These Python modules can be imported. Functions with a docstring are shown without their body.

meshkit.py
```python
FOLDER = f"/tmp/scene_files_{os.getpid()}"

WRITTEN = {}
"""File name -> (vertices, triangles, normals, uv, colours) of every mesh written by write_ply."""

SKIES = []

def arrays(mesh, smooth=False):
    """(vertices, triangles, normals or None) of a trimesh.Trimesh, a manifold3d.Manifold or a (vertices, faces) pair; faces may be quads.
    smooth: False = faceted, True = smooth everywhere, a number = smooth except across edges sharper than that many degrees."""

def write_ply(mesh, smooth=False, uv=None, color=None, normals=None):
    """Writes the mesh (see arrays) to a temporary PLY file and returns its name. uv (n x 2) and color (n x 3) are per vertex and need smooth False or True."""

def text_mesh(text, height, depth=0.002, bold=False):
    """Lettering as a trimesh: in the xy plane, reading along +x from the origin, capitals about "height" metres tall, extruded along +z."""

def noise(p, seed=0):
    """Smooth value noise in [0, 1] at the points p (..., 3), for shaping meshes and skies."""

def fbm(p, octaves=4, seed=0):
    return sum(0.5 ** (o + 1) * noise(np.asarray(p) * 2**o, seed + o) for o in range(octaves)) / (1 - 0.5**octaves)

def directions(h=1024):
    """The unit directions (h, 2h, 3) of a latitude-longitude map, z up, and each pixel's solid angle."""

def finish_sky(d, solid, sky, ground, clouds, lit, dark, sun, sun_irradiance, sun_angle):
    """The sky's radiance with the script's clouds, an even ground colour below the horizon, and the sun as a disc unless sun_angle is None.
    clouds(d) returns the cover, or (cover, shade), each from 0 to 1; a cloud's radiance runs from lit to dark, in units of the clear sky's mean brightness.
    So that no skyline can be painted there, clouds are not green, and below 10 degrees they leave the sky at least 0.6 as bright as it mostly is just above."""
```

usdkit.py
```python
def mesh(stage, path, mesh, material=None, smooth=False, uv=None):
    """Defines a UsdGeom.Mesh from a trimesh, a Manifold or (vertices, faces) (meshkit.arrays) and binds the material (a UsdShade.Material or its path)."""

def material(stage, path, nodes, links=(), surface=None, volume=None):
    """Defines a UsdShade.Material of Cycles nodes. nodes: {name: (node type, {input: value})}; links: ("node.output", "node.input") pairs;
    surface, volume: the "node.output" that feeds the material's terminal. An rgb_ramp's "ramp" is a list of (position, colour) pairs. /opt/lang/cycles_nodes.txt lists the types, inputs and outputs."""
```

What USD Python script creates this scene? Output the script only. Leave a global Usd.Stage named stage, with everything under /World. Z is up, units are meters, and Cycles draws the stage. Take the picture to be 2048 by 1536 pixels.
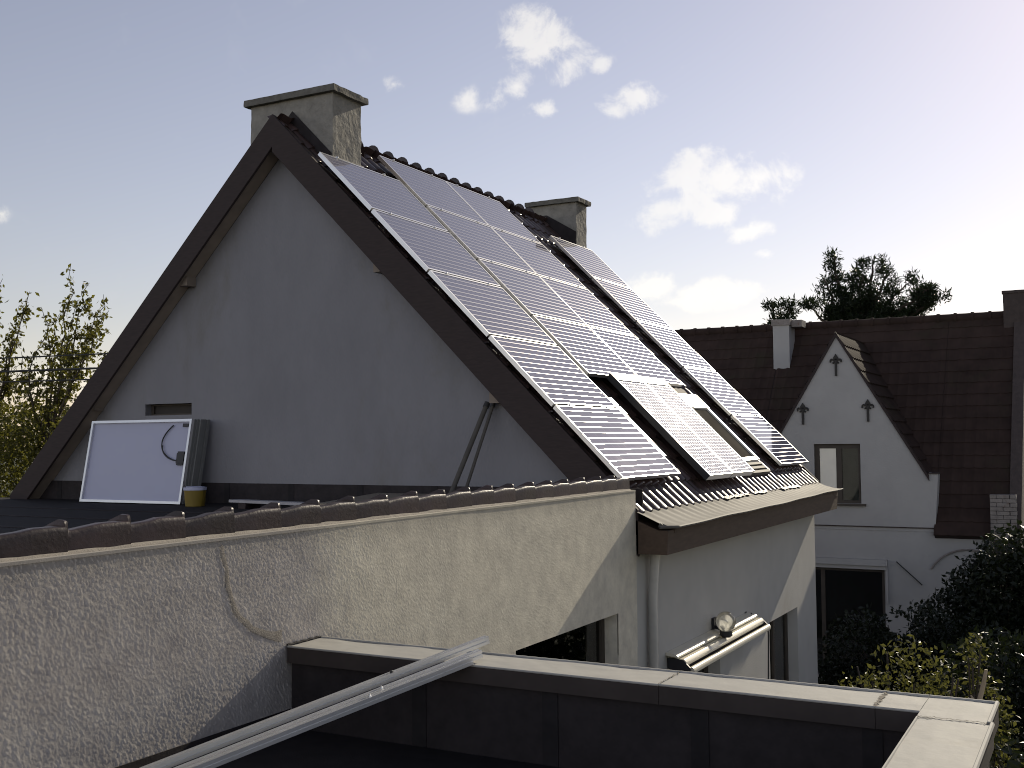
import math, random
import numpy as np, trimesh
from shapely.geometry import Polygon, box as sbox
import usdkit, meshkit
from pxr import Usd, UsdGeom, UsdLux, UsdShade, Gf, Sdf

# ------------------------------------------------------------------ stage, camera, sky, sun
stage = Usd.Stage.CreateInMemory()
UsdGeom.SetStageUpAxis(stage, UsdGeom.Tokens.z)
UsdGeom.SetStageMetersPerUnit(stage, 1.0)
UsdGeom.Xform.Define(stage, '/World')
UsdGeom.Scope.Define(stage, '/World/Looks')
EYE = 4.8                                   # eye height over the garden; heights below are written relative to the eye
GROUND = -EYE
SUN_AZ, SUN_EL = math.radians(5.5), math.radians(25.5)
SKY_STRENGTH, SUN_INTENSITY, EXPOSURE = 0.101, 1.25, 0.0
AEROSOL, AIR = 0.24, 1.15

cam = UsdGeom.Camera.Define(stage, '/World/camera')
cam.CreateHorizontalApertureAttr(36.0)
cam.CreateVerticalApertureAttr(27.0)
cam.CreateFocalLengthAttr(36.0 * 2192.7 / 2048)
cam.CreateClippingRangeAttr(Gf.Vec2f(0.05, 5000))
cam.CreateExposureAttr(EXPOSURE)
cam.AddTransformOp().Set(Gf.Matrix4d(0.8806024, 0.4737857, -0.0081559, 0, 0.0316965, -0.0417220, 0.9986264, 0,
                                     0.4727947, -0.8796513, -0.0517579, 0, 0, 0, EYE, 1))

SUN = np.array([math.sin(SUN_AZ) * math.cos(SUN_EL), math.cos(SUN_AZ) * math.cos(SUN_EL), math.sin(SUN_EL)])
sun = UsdLux.DistantLight.Define(stage, '/World/sun')
sun.CreateIntensityAttr(SUN_INTENSITY); sun.CreateAngleAttr(0.53); sun.CreateNormalizeAttr(True)
sun.CreateColorAttr(Gf.Vec3f(1.0, 0.89, 0.70))
_x = np.cross([0, 0, 1], SUN); _x /= np.linalg.norm(_x); _y = np.cross(SUN, _x)
sun.AddTransformOp().Set(Gf.Matrix4d(*_x, 0, *_y, 0, *SUN, 0, 0, 0, 0, 1))


def direction(az, el):
    az, el = math.radians(az), math.radians(el)
    return np.array([math.sin(az) * math.cos(el), math.cos(az) * math.cos(el), math.sin(el)])


# clouds: (azimuth, elevation, half width, half height, tilt, density) in degrees
CLOUDS = [
    (-26.36, 20.10, 1.75, 1.35, -20, 1.0), (-25.05, 19.15, 1.1, 1.0, 30, .9), (-27.90, 18.15, 1.35, .55, 30, .8),
    (-23.60, 19.05, .75, .4, 15, .7), (-30.55, 17.55, .65, .55, 10, .55), (-34.4, 18.2, .6, .4, 0, .5),
    (-26.40, 17.0, .85, .4, 5, .8), (-21.75, 17.35, 1.35, .6, 5, .95), (-18.7, 18.75, .7, .2, 8, .45),
    (-19.0, 13.5, 1.7, 1.1, 20, 1.0), (-17.3, 13.2, 2.2, 1.0, -10, 1.05), (-15.2, 13.2, 1.5, .9, 0, 1.0), (-19.6, 11.9, 1.9, .9, 10, 1.0),
    (-17.8, 11.5, 1.7, .7, 5, .9), (-16.0, 10.5, 1.1, .45, 0, .85), (-15.1, 9.35, .8, .3, 0, .7),
    (-20.9, 7.8, 1.5, .65, 5, .9), (-17.3, 7.5, 2.7, .6, 6, .95), (-19.0, 7.1, 1.8, .45, 0, .8),
    (-3.2, 8.3, 1.6, .85, 10, 1.2), (-7.6, 21.6, 1.7, .4, 5, .6), (-10.4, 21.8, .7, .3, 0, .5), (-3.0, 21.7, 1.1, .5, 0, .5),
    (-53.4, 10.9, .35, .4, 0, .5), (-50.3, 3.3, 2.2, .8, 0, .7),
    (22, 14, 4.0, 1.4, 5, .9), (40, 24, 5.0, 1.5, 0, .8), (-75, 17, 4.5, 1.4, 0, .8), (-100, 26, 5.0, 1.8, 8, .8),
    (75, 15, 5, 1.6, 0, .8), (120, 22, 6, 2.0, 0, .8), (-140, 18, 6, 1.8, 0, .8), (170, 28, 6, 2.2, 5, .8), (10, 48, 6, 2.5, 20, .6), (-70, 50, 7, 2.5, -10, .6),
]


def make_sky():
    nodes = {'tc': ('texture_coordinate', {}),
             'sky': ('sky_texture', {'sky_type': 'single_scattering', 'sun_disc': False, 'sun_elevation': SUN_EL, 'sun_rotation': SUN_AZ,
                                     'air_density': AIR, 'aerosol_density': AEROSOL, 'ozone_density': 1.0, 'altitude': 60.0}),
             'hs': ('hsv', {'saturation': 0.68, 'value': 1.0, 'fac': 1.0}),
             'n1': ('noise_texture', {'scale': 26.0, 'detail': 9.0, 'roughness': 0.62, 'distortion': 0.25}),
             'n2': ('noise_texture', {'scale': 9.0, 'detail': 6.0, 'roughness': 0.55}),
             'cld': ('mix_color', {'blend_type': 'mix', 'use_clamp': False}),
             'tint': ('vector_math', {'math_type': 'multiply', 'vector2': (1.085, 0.96, 0.985)})}
    links = [('tc.generated', 'n1.vector'), ('tc.generated', 'n2.vector'), ('sky.color', 'hs.color'), ('hs.color', 'tint.vector1')]
    prev = None
    for i, (az, el, w, h, tilt, dens) in enumerate(CLOUDS):
        c = direction(az, el)
        e1 = np.cross(c, [0, 0, 1]); e1 /= np.linalg.norm(e1); e2 = np.cross(e1, c)
        a = math.radians(tilt); u = e1 * math.cos(a) + e2 * math.sin(a); v = -e1 * math.sin(a) + e2 * math.cos(a)
        u, v, k = u / math.radians(w), v / math.radians(h), c / 0.6
        for nm, vec in (('u', u), ('v', v), ('k', k)):
            nodes[f'd{nm}{i}'] = ('vector_math', {'math_type': 'dot_product', 'vector1': (0, 0, 0), 'vector2': tuple(vec)})
            links.append(('sub%d.vector' % i, f'd{nm}{i}.vector1'))
        nodes[f'sub{i}'] = ('vector_math', {'math_type': 'subtract', 'vector2': tuple(c)})
        links.append(('tc.generated', f'sub{i}.vector1'))
        nodes[f'xyz{i}'] = ('combine_xyz', {})
        links += [(f'du{i}.value', f'xyz{i}.x'), (f'dv{i}.value', f'xyz{i}.y'), (f'dk{i}.value', f'xyz{i}.z')]
        nodes[f'len{i}'] = ('vector_math', {'math_type': 'length'})
        links.append((f'xyz{i}.vector', f'len{i}.vector1'))
        nodes[f'm{i}'] = ('map_range', {'range_type': 'linear', 'from_min': 0.0, 'from_max': 1.9, 'to_min': dens, 'to_max': 0.0, 'clamp': True})
        links.append((f'len{i}.value', f'm{i}.value'))
        if prev is None:
            prev = f'm{i}.result'
        else:
            nodes[f'max{i}'] = ('math', {'math_type': 'smoothmax', 'value3': 0.12})
            links += [(prev, f'max{i}.value1'), (f'm{i}.result', f'max{i}.value2')]
            prev = f'max{i}.value'
    nodes['amp'] = ('math', {'math_type': 'multiply_add', 'value2': 2.3, 'value3': -1.15})
    nodes['sum'] = ('math', {'math_type': 'add'})
    nodes['cov'] = ('map_range', {'range_type': 'smoothstep', 'from_min': 0.26, 'from_max': 0.80, 'to_min': 0.0, 'to_max': 1.0, 'clamp': True})
    nodes['edge'] = ('map_range', {'range_type': 'smoothstep', 'from_min': 0.04, 'from_max': 0.34, 'to_min': 0.0, 'to_max': 1.0, 'clamp': True})
    nodes['cm'] = ('math', {'math_type': 'multiply'})
    nodes['shade'] = ('rgb_ramp', {'ramp': [(0.30, (1.0, 0.97, 0.91)), (0.70, (0.80, 0.79, 0.78))]})
    nodes['bright'] = ('vector_math', {'math_type': 'multiply_add', 'vector2': (6.2, 6.0, 5.5)})
    nodes['half'] = ('vector_math', {'math_type': 'scale', 'scale': 0.55})
    nodes['bg'] = ('background_shader', {'strength': SKY_STRENGTH})
    links += [('n1.fac', 'amp.value1'), (prev, 'sum.value1'), ('amp.value', 'sum.value2'), ('sum.value', 'cov.value'), ('n2.fac', 'shade.fac'),
              ('tint.vector', 'half.vector1'), ('shade.color', 'bright.vector1'), ('half.vector', 'bright.vector3'),
              ('cov.result', 'cm.value1'), (prev, 'edge.value'), ('edge.result', 'cm.value2'), ('cm.value', 'cld.fac'), ('tint.vector', 'cld.a'), ('bright.vector', 'cld.b'), ('cld.result', 'bg.color')]
    return usdkit.material(stage, '/World/Looks/sky', nodes, links, surface='bg.background')


dome = UsdLux.DomeLight.Define(stage, '/World/sky')
dome.GetPrim().SetCustomDataByKey('kind', 'structure')
UsdShade.MaterialBindingAPI.Apply(dome.GetPrim()).Bind(make_sky())

# ------------------------------------------------------------------ materials
LOOKS = {}


def look(name, color, rough=0.6, metallic=0.0, spec=0.5, var=0.15, scale=6.0, bump=0.0, bump_scale=60.0, rnd=0.0, coords='geometry.position', stretch=(1, 1, 1), dirt=None, **extra):
    """procedural material: base colour broken up by two noises, optional relief, optional variation per object"""
    c = np.array(color, float)
    nodes = {'g': ('geometry', {}), 'tc': ('texture_coordinate', {}), 'map': ('mapping', {'scale': stretch}),
             'n': ('noise_texture', {'scale': scale, 'detail': 6.0, 'roughness': 0.65}),
             'r': ('rgb_ramp', {'ramp': [(0.25, tuple(c * (1 - var))), (0.75, tuple(np.minimum(c * (1 + var), 1)))]}),
             'p': ('principled_bsdf', {'roughness': rough, 'metallic': metallic, 'specular_ior_level': spec, **extra})}
    src = 'g.position' if coords == 'geometry.position' else 'tc.object'
    links = [(src, 'map.vector'), ('map.vector', 'n.vector'), ('n.fac', 'r.fac')]
    out = 'r.color'
    if dirt:
        dc, lo, hi, dsc = dirt
        nodes['dn'] = ('noise_texture', {'scale': dsc, 'detail': 7.0, 'roughness': 0.7, 'distortion': 0.4})
        nodes['dr'] = ('map_range', {'range_type': 'smoothstep', 'from_min': lo, 'from_max': hi, 'to_min': 0.0, 'to_max': 1.0, 'clamp': True})
        nodes['dm'] = ('mix_color', {'blend_type': 'mix', 'b': dc})
        links += [('map.vector', 'dn.vector'), ('dn.fac', 'dr.value'), ('dr.result', 'dm.fac'), (out, 'dm.a')]
        out = 'dm.result'
    if rnd:
        nodes['oi'] = ('object_info', {})
        nodes['rr'] = ('map_range', {'from_min': 0.0, 'from_max': 1.0, 'to_min': 1 - rnd, 'to_max': 1 + rnd})
        nodes['hv'] = ('hsv', {'fac': 1.0})
        links += [('oi.random', 'rr.value'), ('rr.result', 'hv.value'), (out, 'hv.color')]
        out = 'hv.color'
    links.append((out, 'p.base_color'))
    if bump:
        nodes['bn'] = ('noise_texture', {'scale': bump_scale, 'detail': 5.0, 'roughness': 0.6})
        nodes['b'] = ('bump', {'strength': 1.0, 'distance': bump})
        links += [('map.vector', 'bn.vector'), ('bn.fac', 'b.height'), ('b.normal', 'p.normal')]
    m = usdkit.material(stage, '/World/Looks/' + name, nodes, links, surface='p.BSDF')
    LOOKS[name] = m
    return m


ROUGH = look('roughcast', (0.50, 0.475, 0.41), rough=0.9, spec=0.2, var=0.10, scale=3.0, bump=0.002, bump_scale=170, dirt=((0.33, 0.30, 0.25), 0.55, 0.8, 1.4))
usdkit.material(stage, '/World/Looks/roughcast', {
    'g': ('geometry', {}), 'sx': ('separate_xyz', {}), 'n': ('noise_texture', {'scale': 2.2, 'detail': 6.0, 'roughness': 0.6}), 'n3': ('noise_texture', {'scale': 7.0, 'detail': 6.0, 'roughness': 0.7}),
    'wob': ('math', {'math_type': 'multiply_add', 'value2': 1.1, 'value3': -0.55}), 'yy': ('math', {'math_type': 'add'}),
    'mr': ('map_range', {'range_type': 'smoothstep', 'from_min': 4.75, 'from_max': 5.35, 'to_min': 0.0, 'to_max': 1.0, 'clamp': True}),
    'coat': ('mix_color', {'a': (0.40, 0.378, 0.36), 'b': (0.64, 0.605, 0.51)}), 'mot': ('rgb_ramp', {'ramp': [(0.3, (0.80, 0.79, 0.78)), (0.7, (1.12, 1.11, 1.08))]}),  # wall colour turns paler along y, past the parapet end
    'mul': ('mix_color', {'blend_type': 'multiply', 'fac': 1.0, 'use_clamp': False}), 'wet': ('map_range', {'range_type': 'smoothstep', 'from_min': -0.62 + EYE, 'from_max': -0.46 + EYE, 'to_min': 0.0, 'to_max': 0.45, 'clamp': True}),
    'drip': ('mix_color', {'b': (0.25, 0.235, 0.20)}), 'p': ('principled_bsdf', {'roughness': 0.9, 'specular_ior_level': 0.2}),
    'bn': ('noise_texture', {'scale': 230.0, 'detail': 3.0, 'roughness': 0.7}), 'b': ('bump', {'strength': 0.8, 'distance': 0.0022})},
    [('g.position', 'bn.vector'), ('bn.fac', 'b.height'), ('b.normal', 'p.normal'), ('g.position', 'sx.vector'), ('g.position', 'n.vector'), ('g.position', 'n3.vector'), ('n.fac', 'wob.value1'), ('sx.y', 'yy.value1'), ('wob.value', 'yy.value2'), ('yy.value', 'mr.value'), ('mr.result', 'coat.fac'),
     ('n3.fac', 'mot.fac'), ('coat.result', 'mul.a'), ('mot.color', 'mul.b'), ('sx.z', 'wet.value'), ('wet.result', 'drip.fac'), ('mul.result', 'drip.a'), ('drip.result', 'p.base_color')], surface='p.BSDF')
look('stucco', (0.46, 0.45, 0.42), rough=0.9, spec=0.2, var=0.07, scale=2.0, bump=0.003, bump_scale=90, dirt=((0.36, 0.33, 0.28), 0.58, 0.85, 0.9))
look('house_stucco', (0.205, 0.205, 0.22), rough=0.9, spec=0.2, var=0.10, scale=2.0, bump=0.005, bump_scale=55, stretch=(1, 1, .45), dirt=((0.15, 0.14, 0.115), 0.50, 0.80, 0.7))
look('neighbour_white', (0.36, 0.355, 0.345), rough=0.85, spec=0.25, var=0.08, scale=1.5, bump=0.004, bump_scale=30)
look('chimney_render', (0.235, 0.225, 0.20), rough=0.9, spec=0.2, var=0.25, scale=7.0, bump=0.02, bump_scale=14, dirt=((0.085, 0.08, 0.07), 0.52, 0.80, 3.2))
look('old_concrete', (0.13, 0.125, 0.11), rough=0.9, spec=0.2, var=0.35, scale=9.0, bump=0.01, bump_scale=30)
look('roof_tile', (0.030, 0.019, 0.017), rough=0.30, spec=0.5, var=0.3, scale=14.0, rnd=0.35, bump=0.002, bump_scale=40)
look('edge_tile', (0.030, 0.018, 0.017), rough=0.40, spec=0.4, var=0.3, scale=12.0, rnd=0.3, bump=0.002, bump_scale=45)
look('neighbour_tile', (0.036, 0.024, 0.020), rough=0.85, spec=0.1, var=0.35, scale=2.0, dirt=((0.035, 0.03, 0.02), 0.5, 0.75, 0.8))
look('dark_wood', (0.032, 0.023, 0.022), rough=0.75, spec=0.3, var=0.3, scale=8.0, stretch=(1, 6, 6), bump=0.002, bump_scale=40)
look('fascia_wood', (0.080, 0.056, 0.040), rough=0.75, spec=0.3, var=0.25, scale=5.0, stretch=(4, 1, 6), bump=0.002, bump_scale=40)
look('soffit_paint', (0.24, 0.20, 0.165), rough=0.8, spec=0.3, var=0.18, scale=5.0)
look('zinc', (0.085, 0.08, 0.07), rough=0.7, metallic=0.0, spec=0.3, var=0.16, scale=7.0, bump=0.001, bump_scale=25, dirt=((0.16, 0.145, 0.115), 0.55, 0.78, 5.0))
look('coping_plate', (0.33, 0.323, 0.298), rough=0.72, metallic=0.0, spec=0.25, var=0.07, scale=3.5, bump=0.0012, bump_scale=22, dirt=((0.24, 0.225, 0.19), 0.56, 0.85, 2.6))
look('coping_lip', (0.045, 0.037, 0.034), rough=0.8, spec=0.2, var=0.2, scale=6.0)
look('seam_dirt', (0.13, 0.11, 0.085), rough=0.9, var=0.4, scale=20.0)
look('bitumen', (0.018, 0.016, 0.017), rough=0.85, spec=0.25, var=0.35, scale=9.0, bump=0.002, bump_scale=120)
look('felt_flashing', (0.026, 0.022, 0.023), rough=0.85, spec=0.25, var=0.35, scale=9.0, bump=0.003, bump_scale=50)
look('aluminium', (0.72, 0.72, 0.72), rough=0.30, metallic=0.95, var=0.05, scale=10.0)
look('mill_aluminium', (0.78, 0.78, 0.77), rough=0.30, metallic=0.9, var=0.07, scale=5.0, stretch=(3, 1, 3))
look('cream_metal', (0.66, 0.62, 0.50), rough=0.35, metallic=0.0, spec=0.5, var=0.05, scale=8.0)
look('anodised_grey', (0.20, 0.205, 0.20), rough=0.5, metallic=0.3, var=0.12, scale=8.0)
look('black_plastic', (0.015, 0.015, 0.017), rough=0.45, var=0.2)
look('dark_metal', (0.022, 0.022, 0.022), rough=0.5, var=0.2)
look('white_backsheet', (0.37, 0.385, 0.50), rough=0.5, spec=0.4, var=0.02, scale=4.0)
look('white_metal', (0.75, 0.74, 0.70), rough=0.35, metallic=0.2, var=0.04)
look('pipe_zinc', (0.40, 0.385, 0.345), rough=0.5, metallic=0.1, var=0.14, scale=6.0)
look('bucket_yellow', (0.15, 0.105, 0.012), rough=0.45, var=0.12)
look('pale_plank', (0.34, 0.33, 0.34), rough=0.7, var=0.14, scale=8.0)
look('plywood', (0.22, 0.185, 0.14), rough=0.75, var=0.2, scale=5.0)
look('pole_wood', (0.055, 0.050, 0.042), rough=0.7, var=0.25)
look('curtain', (0.62, 0.54, 0.42), rough=0.9, var=0.1)
look('net_curtain', (0.86, 0.82, 0.70), rough=0.9, var=0.05)
look('blind_grey', (0.16, 0.15, 0.13), rough=0.9, var=0.1)
look('window_wood', (0.050, 0.040, 0.030), rough=0.6, var=0.25)
look('room_dark', (0.035, 0.030, 0.026), rough=0.9, var=0.2)
look('wrought_iron', (0.018, 0.016, 0.014), rough=0.6, var=0.3)
look('brick_brown', (0.045, 0.034, 0.030), rough=0.9, var=0.3, scale=9.0, bump=0.006, bump_scale=25)
look('brick_whitewash', (0.20, 0.18, 0.165), rough=0.9, var=0.3, scale=6.0, bump=0.006, bump_scale=25, dirt=((0.12, 0.07, 0.05), 0.55, 0.75, 5.0))
look('bark', (0.050, 0.038, 0.028), rough=0.9, var=0.3, scale=12.0, bump=0.01, bump_scale=30)
look('cut_branch', (0.36, 0.28, 0.18), rough=0.8, var=0.2)
look('soil_lawn', (0.035, 0.045, 0.020), rough=0.95, var=0.5, scale=2.0, bump=0.02, bump_scale=12)
look('paving', (0.30, 0.28, 0.25), rough=0.9, var=0.2, scale=3.0)
look('rubber_cable', (0.012, 0.012, 0.012), rough=0.55, var=0.1)
look('crack_fill', (0.26, 0.235, 0.20), rough=0.95, var=0.2, scale=30.0, bump=0.004, bump_scale=120)


def glossy_pane(name, tint, rough):
    m = usdkit.material(stage, '/World/Looks/' + name, {
        'f': ('fresnel', {'IOR': 1.52}), 't': ('transparent_bsdf', {'color': tint}), 'g': ('glossy_bsdf', {'color': (1, 1, 1), 'roughness': rough}),
        'm': ('mix_closure', {})}, [('f.fac', 'm.fac'), ('t.BSDF', 'm.closure1'), ('g.BSDF', 'm.closure2')], surface='m.closure')
    LOOKS[name] = m


glossy_pane('window_glass', (0.75, 0.78, 0.76), 0.02)
LOOKS['lamp_glass'] = usdkit.material(stage, '/World/Looks/lamp_glass', {
    'f': ('fresnel', {'IOR': 1.5}), 't': ('transparent_bsdf', {'color': (0.95, 0.95, 0.93)}), 'd': ('translucent_bsdf', {'color': (0.9, 0.9, 0.86)}), 'md': ('mix_closure', {'fac': 0.5}),
    'g': ('glossy_bsdf', {'color': (1, 1, 1), 'roughness': 0.03}), 'm': ('mix_closure', {})},
    [('t.BSDF', 'md.closure1'), ('d.BSDF', 'md.closure2'), ('f.fac', 'm.fac'), ('md.closure', 'm.closure1'), ('g.BSDF', 'm.closure2')], surface='m.closure')


def cells_look():
    """photovoltaic cells behind glass: 6 rows of dark blue cells with thin pale gaps, printed flat; the glass reflects"""
    nodes = {'tc': ('texture_coordinate', {}), 's': ('separate_xyz', {}), 'n': ('noise_texture', {'scale': 3.0, 'detail': 4.0}),
             'fx': ('math', {'math_type': 'multiply', 'value2': 1 / 0.1515}), 'frx': ('math', {'math_type': 'fraction'}), 'gx': ('math', {'math_type': 'less_than', 'value2': 0.03}),
             'fy': ('math', {'math_type': 'multiply', 'value2': 1 / 0.155}), 'fry': ('math', {'math_type': 'fraction'}), 'gy': ('math', {'math_type': 'less_than', 'value2': 0.03}),
             'mx': ('math', {'math_type': 'maximum'}), 'c': ('mix_color', {'a': (0.105, 0.105, 0.15), 'b': (0.19, 0.19, 0.22)}),
             'rg': ('map_range', {'from_min': 0.3, 'from_max': 0.7, 'to_min': 0.022, 'to_max': 0.04}),
             'p': ('principled_bsdf', {'specular_ior_level': 0.5, 'ior': 1.62})}
    links = [('tc.object', 's.vector'), ('tc.object', 'n.vector'), ('s.x', 'fx.value1'), ('fx.value', 'frx.value1'), ('frx.value', 'gx.value1'),
             ('s.y', 'fy.value1'), ('fy.value', 'fry.value1'), ('fry.value', 'gy.value1'), ('gx.value', 'mx.value1'), ('gy.value', 'mx.value2'),
             ('mx.value', 'c.fac'), ('c.result', 'p.base_color'), ('n.fac', 'rg.value'), ('rg.result', 'p.roughness')]
    LOOKS['solar_cells'] = usdkit.material(stage, '/World/Looks/solar_cells', nodes, links, surface='p.BSDF')


cells_look()
look('fine_grid', (0.40, 0.42, 0.47), rough=0.45, metallic=0.5, var=0.05)
look('busbar', (0.42, 0.41, 0.43), rough=0.29, metallic=0.9, var=0.05)


def leaf_look(name, c1, c2, c3, trans=0.45):
    nodes = {'g': ('geometry', {}), 'r': ('rgb_ramp', {'ramp': [(0.0, c1), (0.55, c2), (1.0, c3)]}),
             'p': ('principled_bsdf', {'roughness': 0.45, 'specular_ior_level': 0.4}), 't': ('translucent_bsdf', {}), 'm': ('mix_closure', {'fac': trans}),
             'br': ('mix_color', {'blend_type': 'multiply', 'fac': 1.0, 'b': (1.5, 1.45, 0.9), 'use_clamp': False})}
    links = [('g.random_per_island', 'r.fac'), ('r.color', 'p.base_color'), ('r.color', 'br.a'), ('br.result', 't.color'), ('p.BSDF', 'm.closure1'), ('t.BSDF', 'm.closure2')]
    LOOKS[name] = usdkit.material(stage, '/World/Looks/' + name, nodes, links, surface='m.closure')


leaf_look('autumn_leaf', (0.085, 0.085, 0.022), (0.17, 0.125, 0.030), (0.20, 0.075, 0.035), 0.5)
leaf_look('hedge_leaf', (0.012, 0.018, 0.008), (0.022, 0.028, 0.011), (0.036, 0.032, 0.014), 0.2)
leaf_look('shrub_leaf', (0.075, 0.078, 0.028), (0.17, 0.138, 0.050), (0.20, 0.105, 0.050), 0.42)
leaf_look('needle', (0.018, 0.030, 0.012), (0.035, 0.046, 0.018), (0.060, 0.058, 0.024), 0.25)

# ------------------------------------------------------------------ helpers
USED = set()
BASE = {}


def numbered(parent, name):
    k, p = 0, f'{parent}/{name}'
    while p in USED:
        k += 1
        p = f'{parent}/{name}_{k:03d}'
    USED.add(p)
    return p


def tag(prim, label=None, cat=None, group=None, kind=None):
    for k, v in (('label', label), ('category', cat), ('group', group), ('kind', kind)):
        if v:
            prim.SetCustomDataByKey(k, v)
    return prim


def thing(name, label, cat, base=(0, 0, GROUND), group=None, matrix=None):
    """an Xform at the thing's base; its parts follow as children"""
    p = numbered('/World', name)
    x = UsdGeom.Xform.Define(stage, p)
    if matrix is None:
        x.AddTranslateOp().Set(Gf.Vec3d(base[0], base[1], base[2] + EYE))
        BASE[p] = np.array(base, float)
    else:
        x.AddTransformOp().Set(matrix)
        BASE[p] = np.zeros(3)
    tag(x.GetPrim(), label, cat, group)
    return p


def part(name, mesh, mat, parent, smooth=False, kind=None, label=None):
    """one Mesh prim under the thing or part `parent`; the mesh is given in eye-relative coordinates"""
    root = '/'.join(parent.split('/')[:3])
    v, f, n = meshkit.arrays(mesh, smooth)
    b = BASE.get(root, np.zeros(3))
    p = numbered(parent, name)
    g = usdkit.mesh(stage, p, trimesh.Trimesh(v - b, f, process=False), LOOKS[mat], smooth=False)
    if n is not None:
        g.CreateNormalsAttr(np.asarray(n, np.float32)); g.SetNormalsInterpolation('vertex')
    tag(g.GetPrim(), label=label, kind=kind)
    return p


def solo(name, mesh, mat, label=None, cat=None, group=None, kind=None, smooth=False):
    """a thing, or a piece of the setting, that is one mesh"""
    p = numbered('/World', name)
    v, f, n = meshkit.arrays(mesh, smooth)
    g = usdkit.mesh(stage, p, trimesh.Trimesh(v + [0, 0, EYE], f, process=False), LOOKS[mat], smooth=False)
    if n is not None:
        g.CreateNormalsAttr(np.asarray(n, np.float32)); g.SetNormalsInterpolation('vertex')
    tag(g.GetPrim(), label, cat, group, kind)
    return p


def copy_of(src, name, matrix, label, group):
    p = numbered('/World', name)
    x = UsdGeom.Xform.Define(stage, p)
    x.GetPrim().GetReferences().AddInternalReference(src)
    x.GetPrim().SetInstanceable(True)
    x.ClearXformOpOrder()
    x.AddTransformOp().Set(matrix)
    tag(x.GetPrim(), label, stage.GetPrimAtPath(src).GetCustomDataByKey('category'), group)
    return p


def bx(x0, x1, y0, y1, z0, z1):
    m = trimesh.creation.box((x1 - x0, y1 - y0, z1 - z0))
    m.apply_translation(((x0 + x1) / 2, (y0 + y1) / 2, (z0 + z1) / 2))
    return m


def cat(*ms):
    flat = []
    for m in ms:
        flat += m if isinstance(m, (list, tuple)) else [m]
    return trimesh.util.concatenate(flat)


def extrude(poly, a0, a1, axis='y'):
    """a polygon swept along one axis: axis y takes (x, z), axis x takes (y, z), axis z takes (x, y)"""
    g = poly if hasattr(poly, 'exterior') else Polygon(poly)
    m = trimesh.creation.extrude_polygon(g, a1 - a0, engine='earcut')
    v = np.array(m.vertices)
    if axis == 'y':
        w = np.stack([v[:, 0], v[:, 2] + a0, v[:, 1]], 1); flip = True
    elif axis == 'x':
        w = np.stack([v[:, 2] + a0, v[:, 0], v[:, 1]], 1); flip = False
    else:
        w = v + [0, 0, a0]; flip = False
    f = m.faces[:, ::-1] if flip else m.faces
    return trimesh.Trimesh(w, f, process=False)


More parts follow.
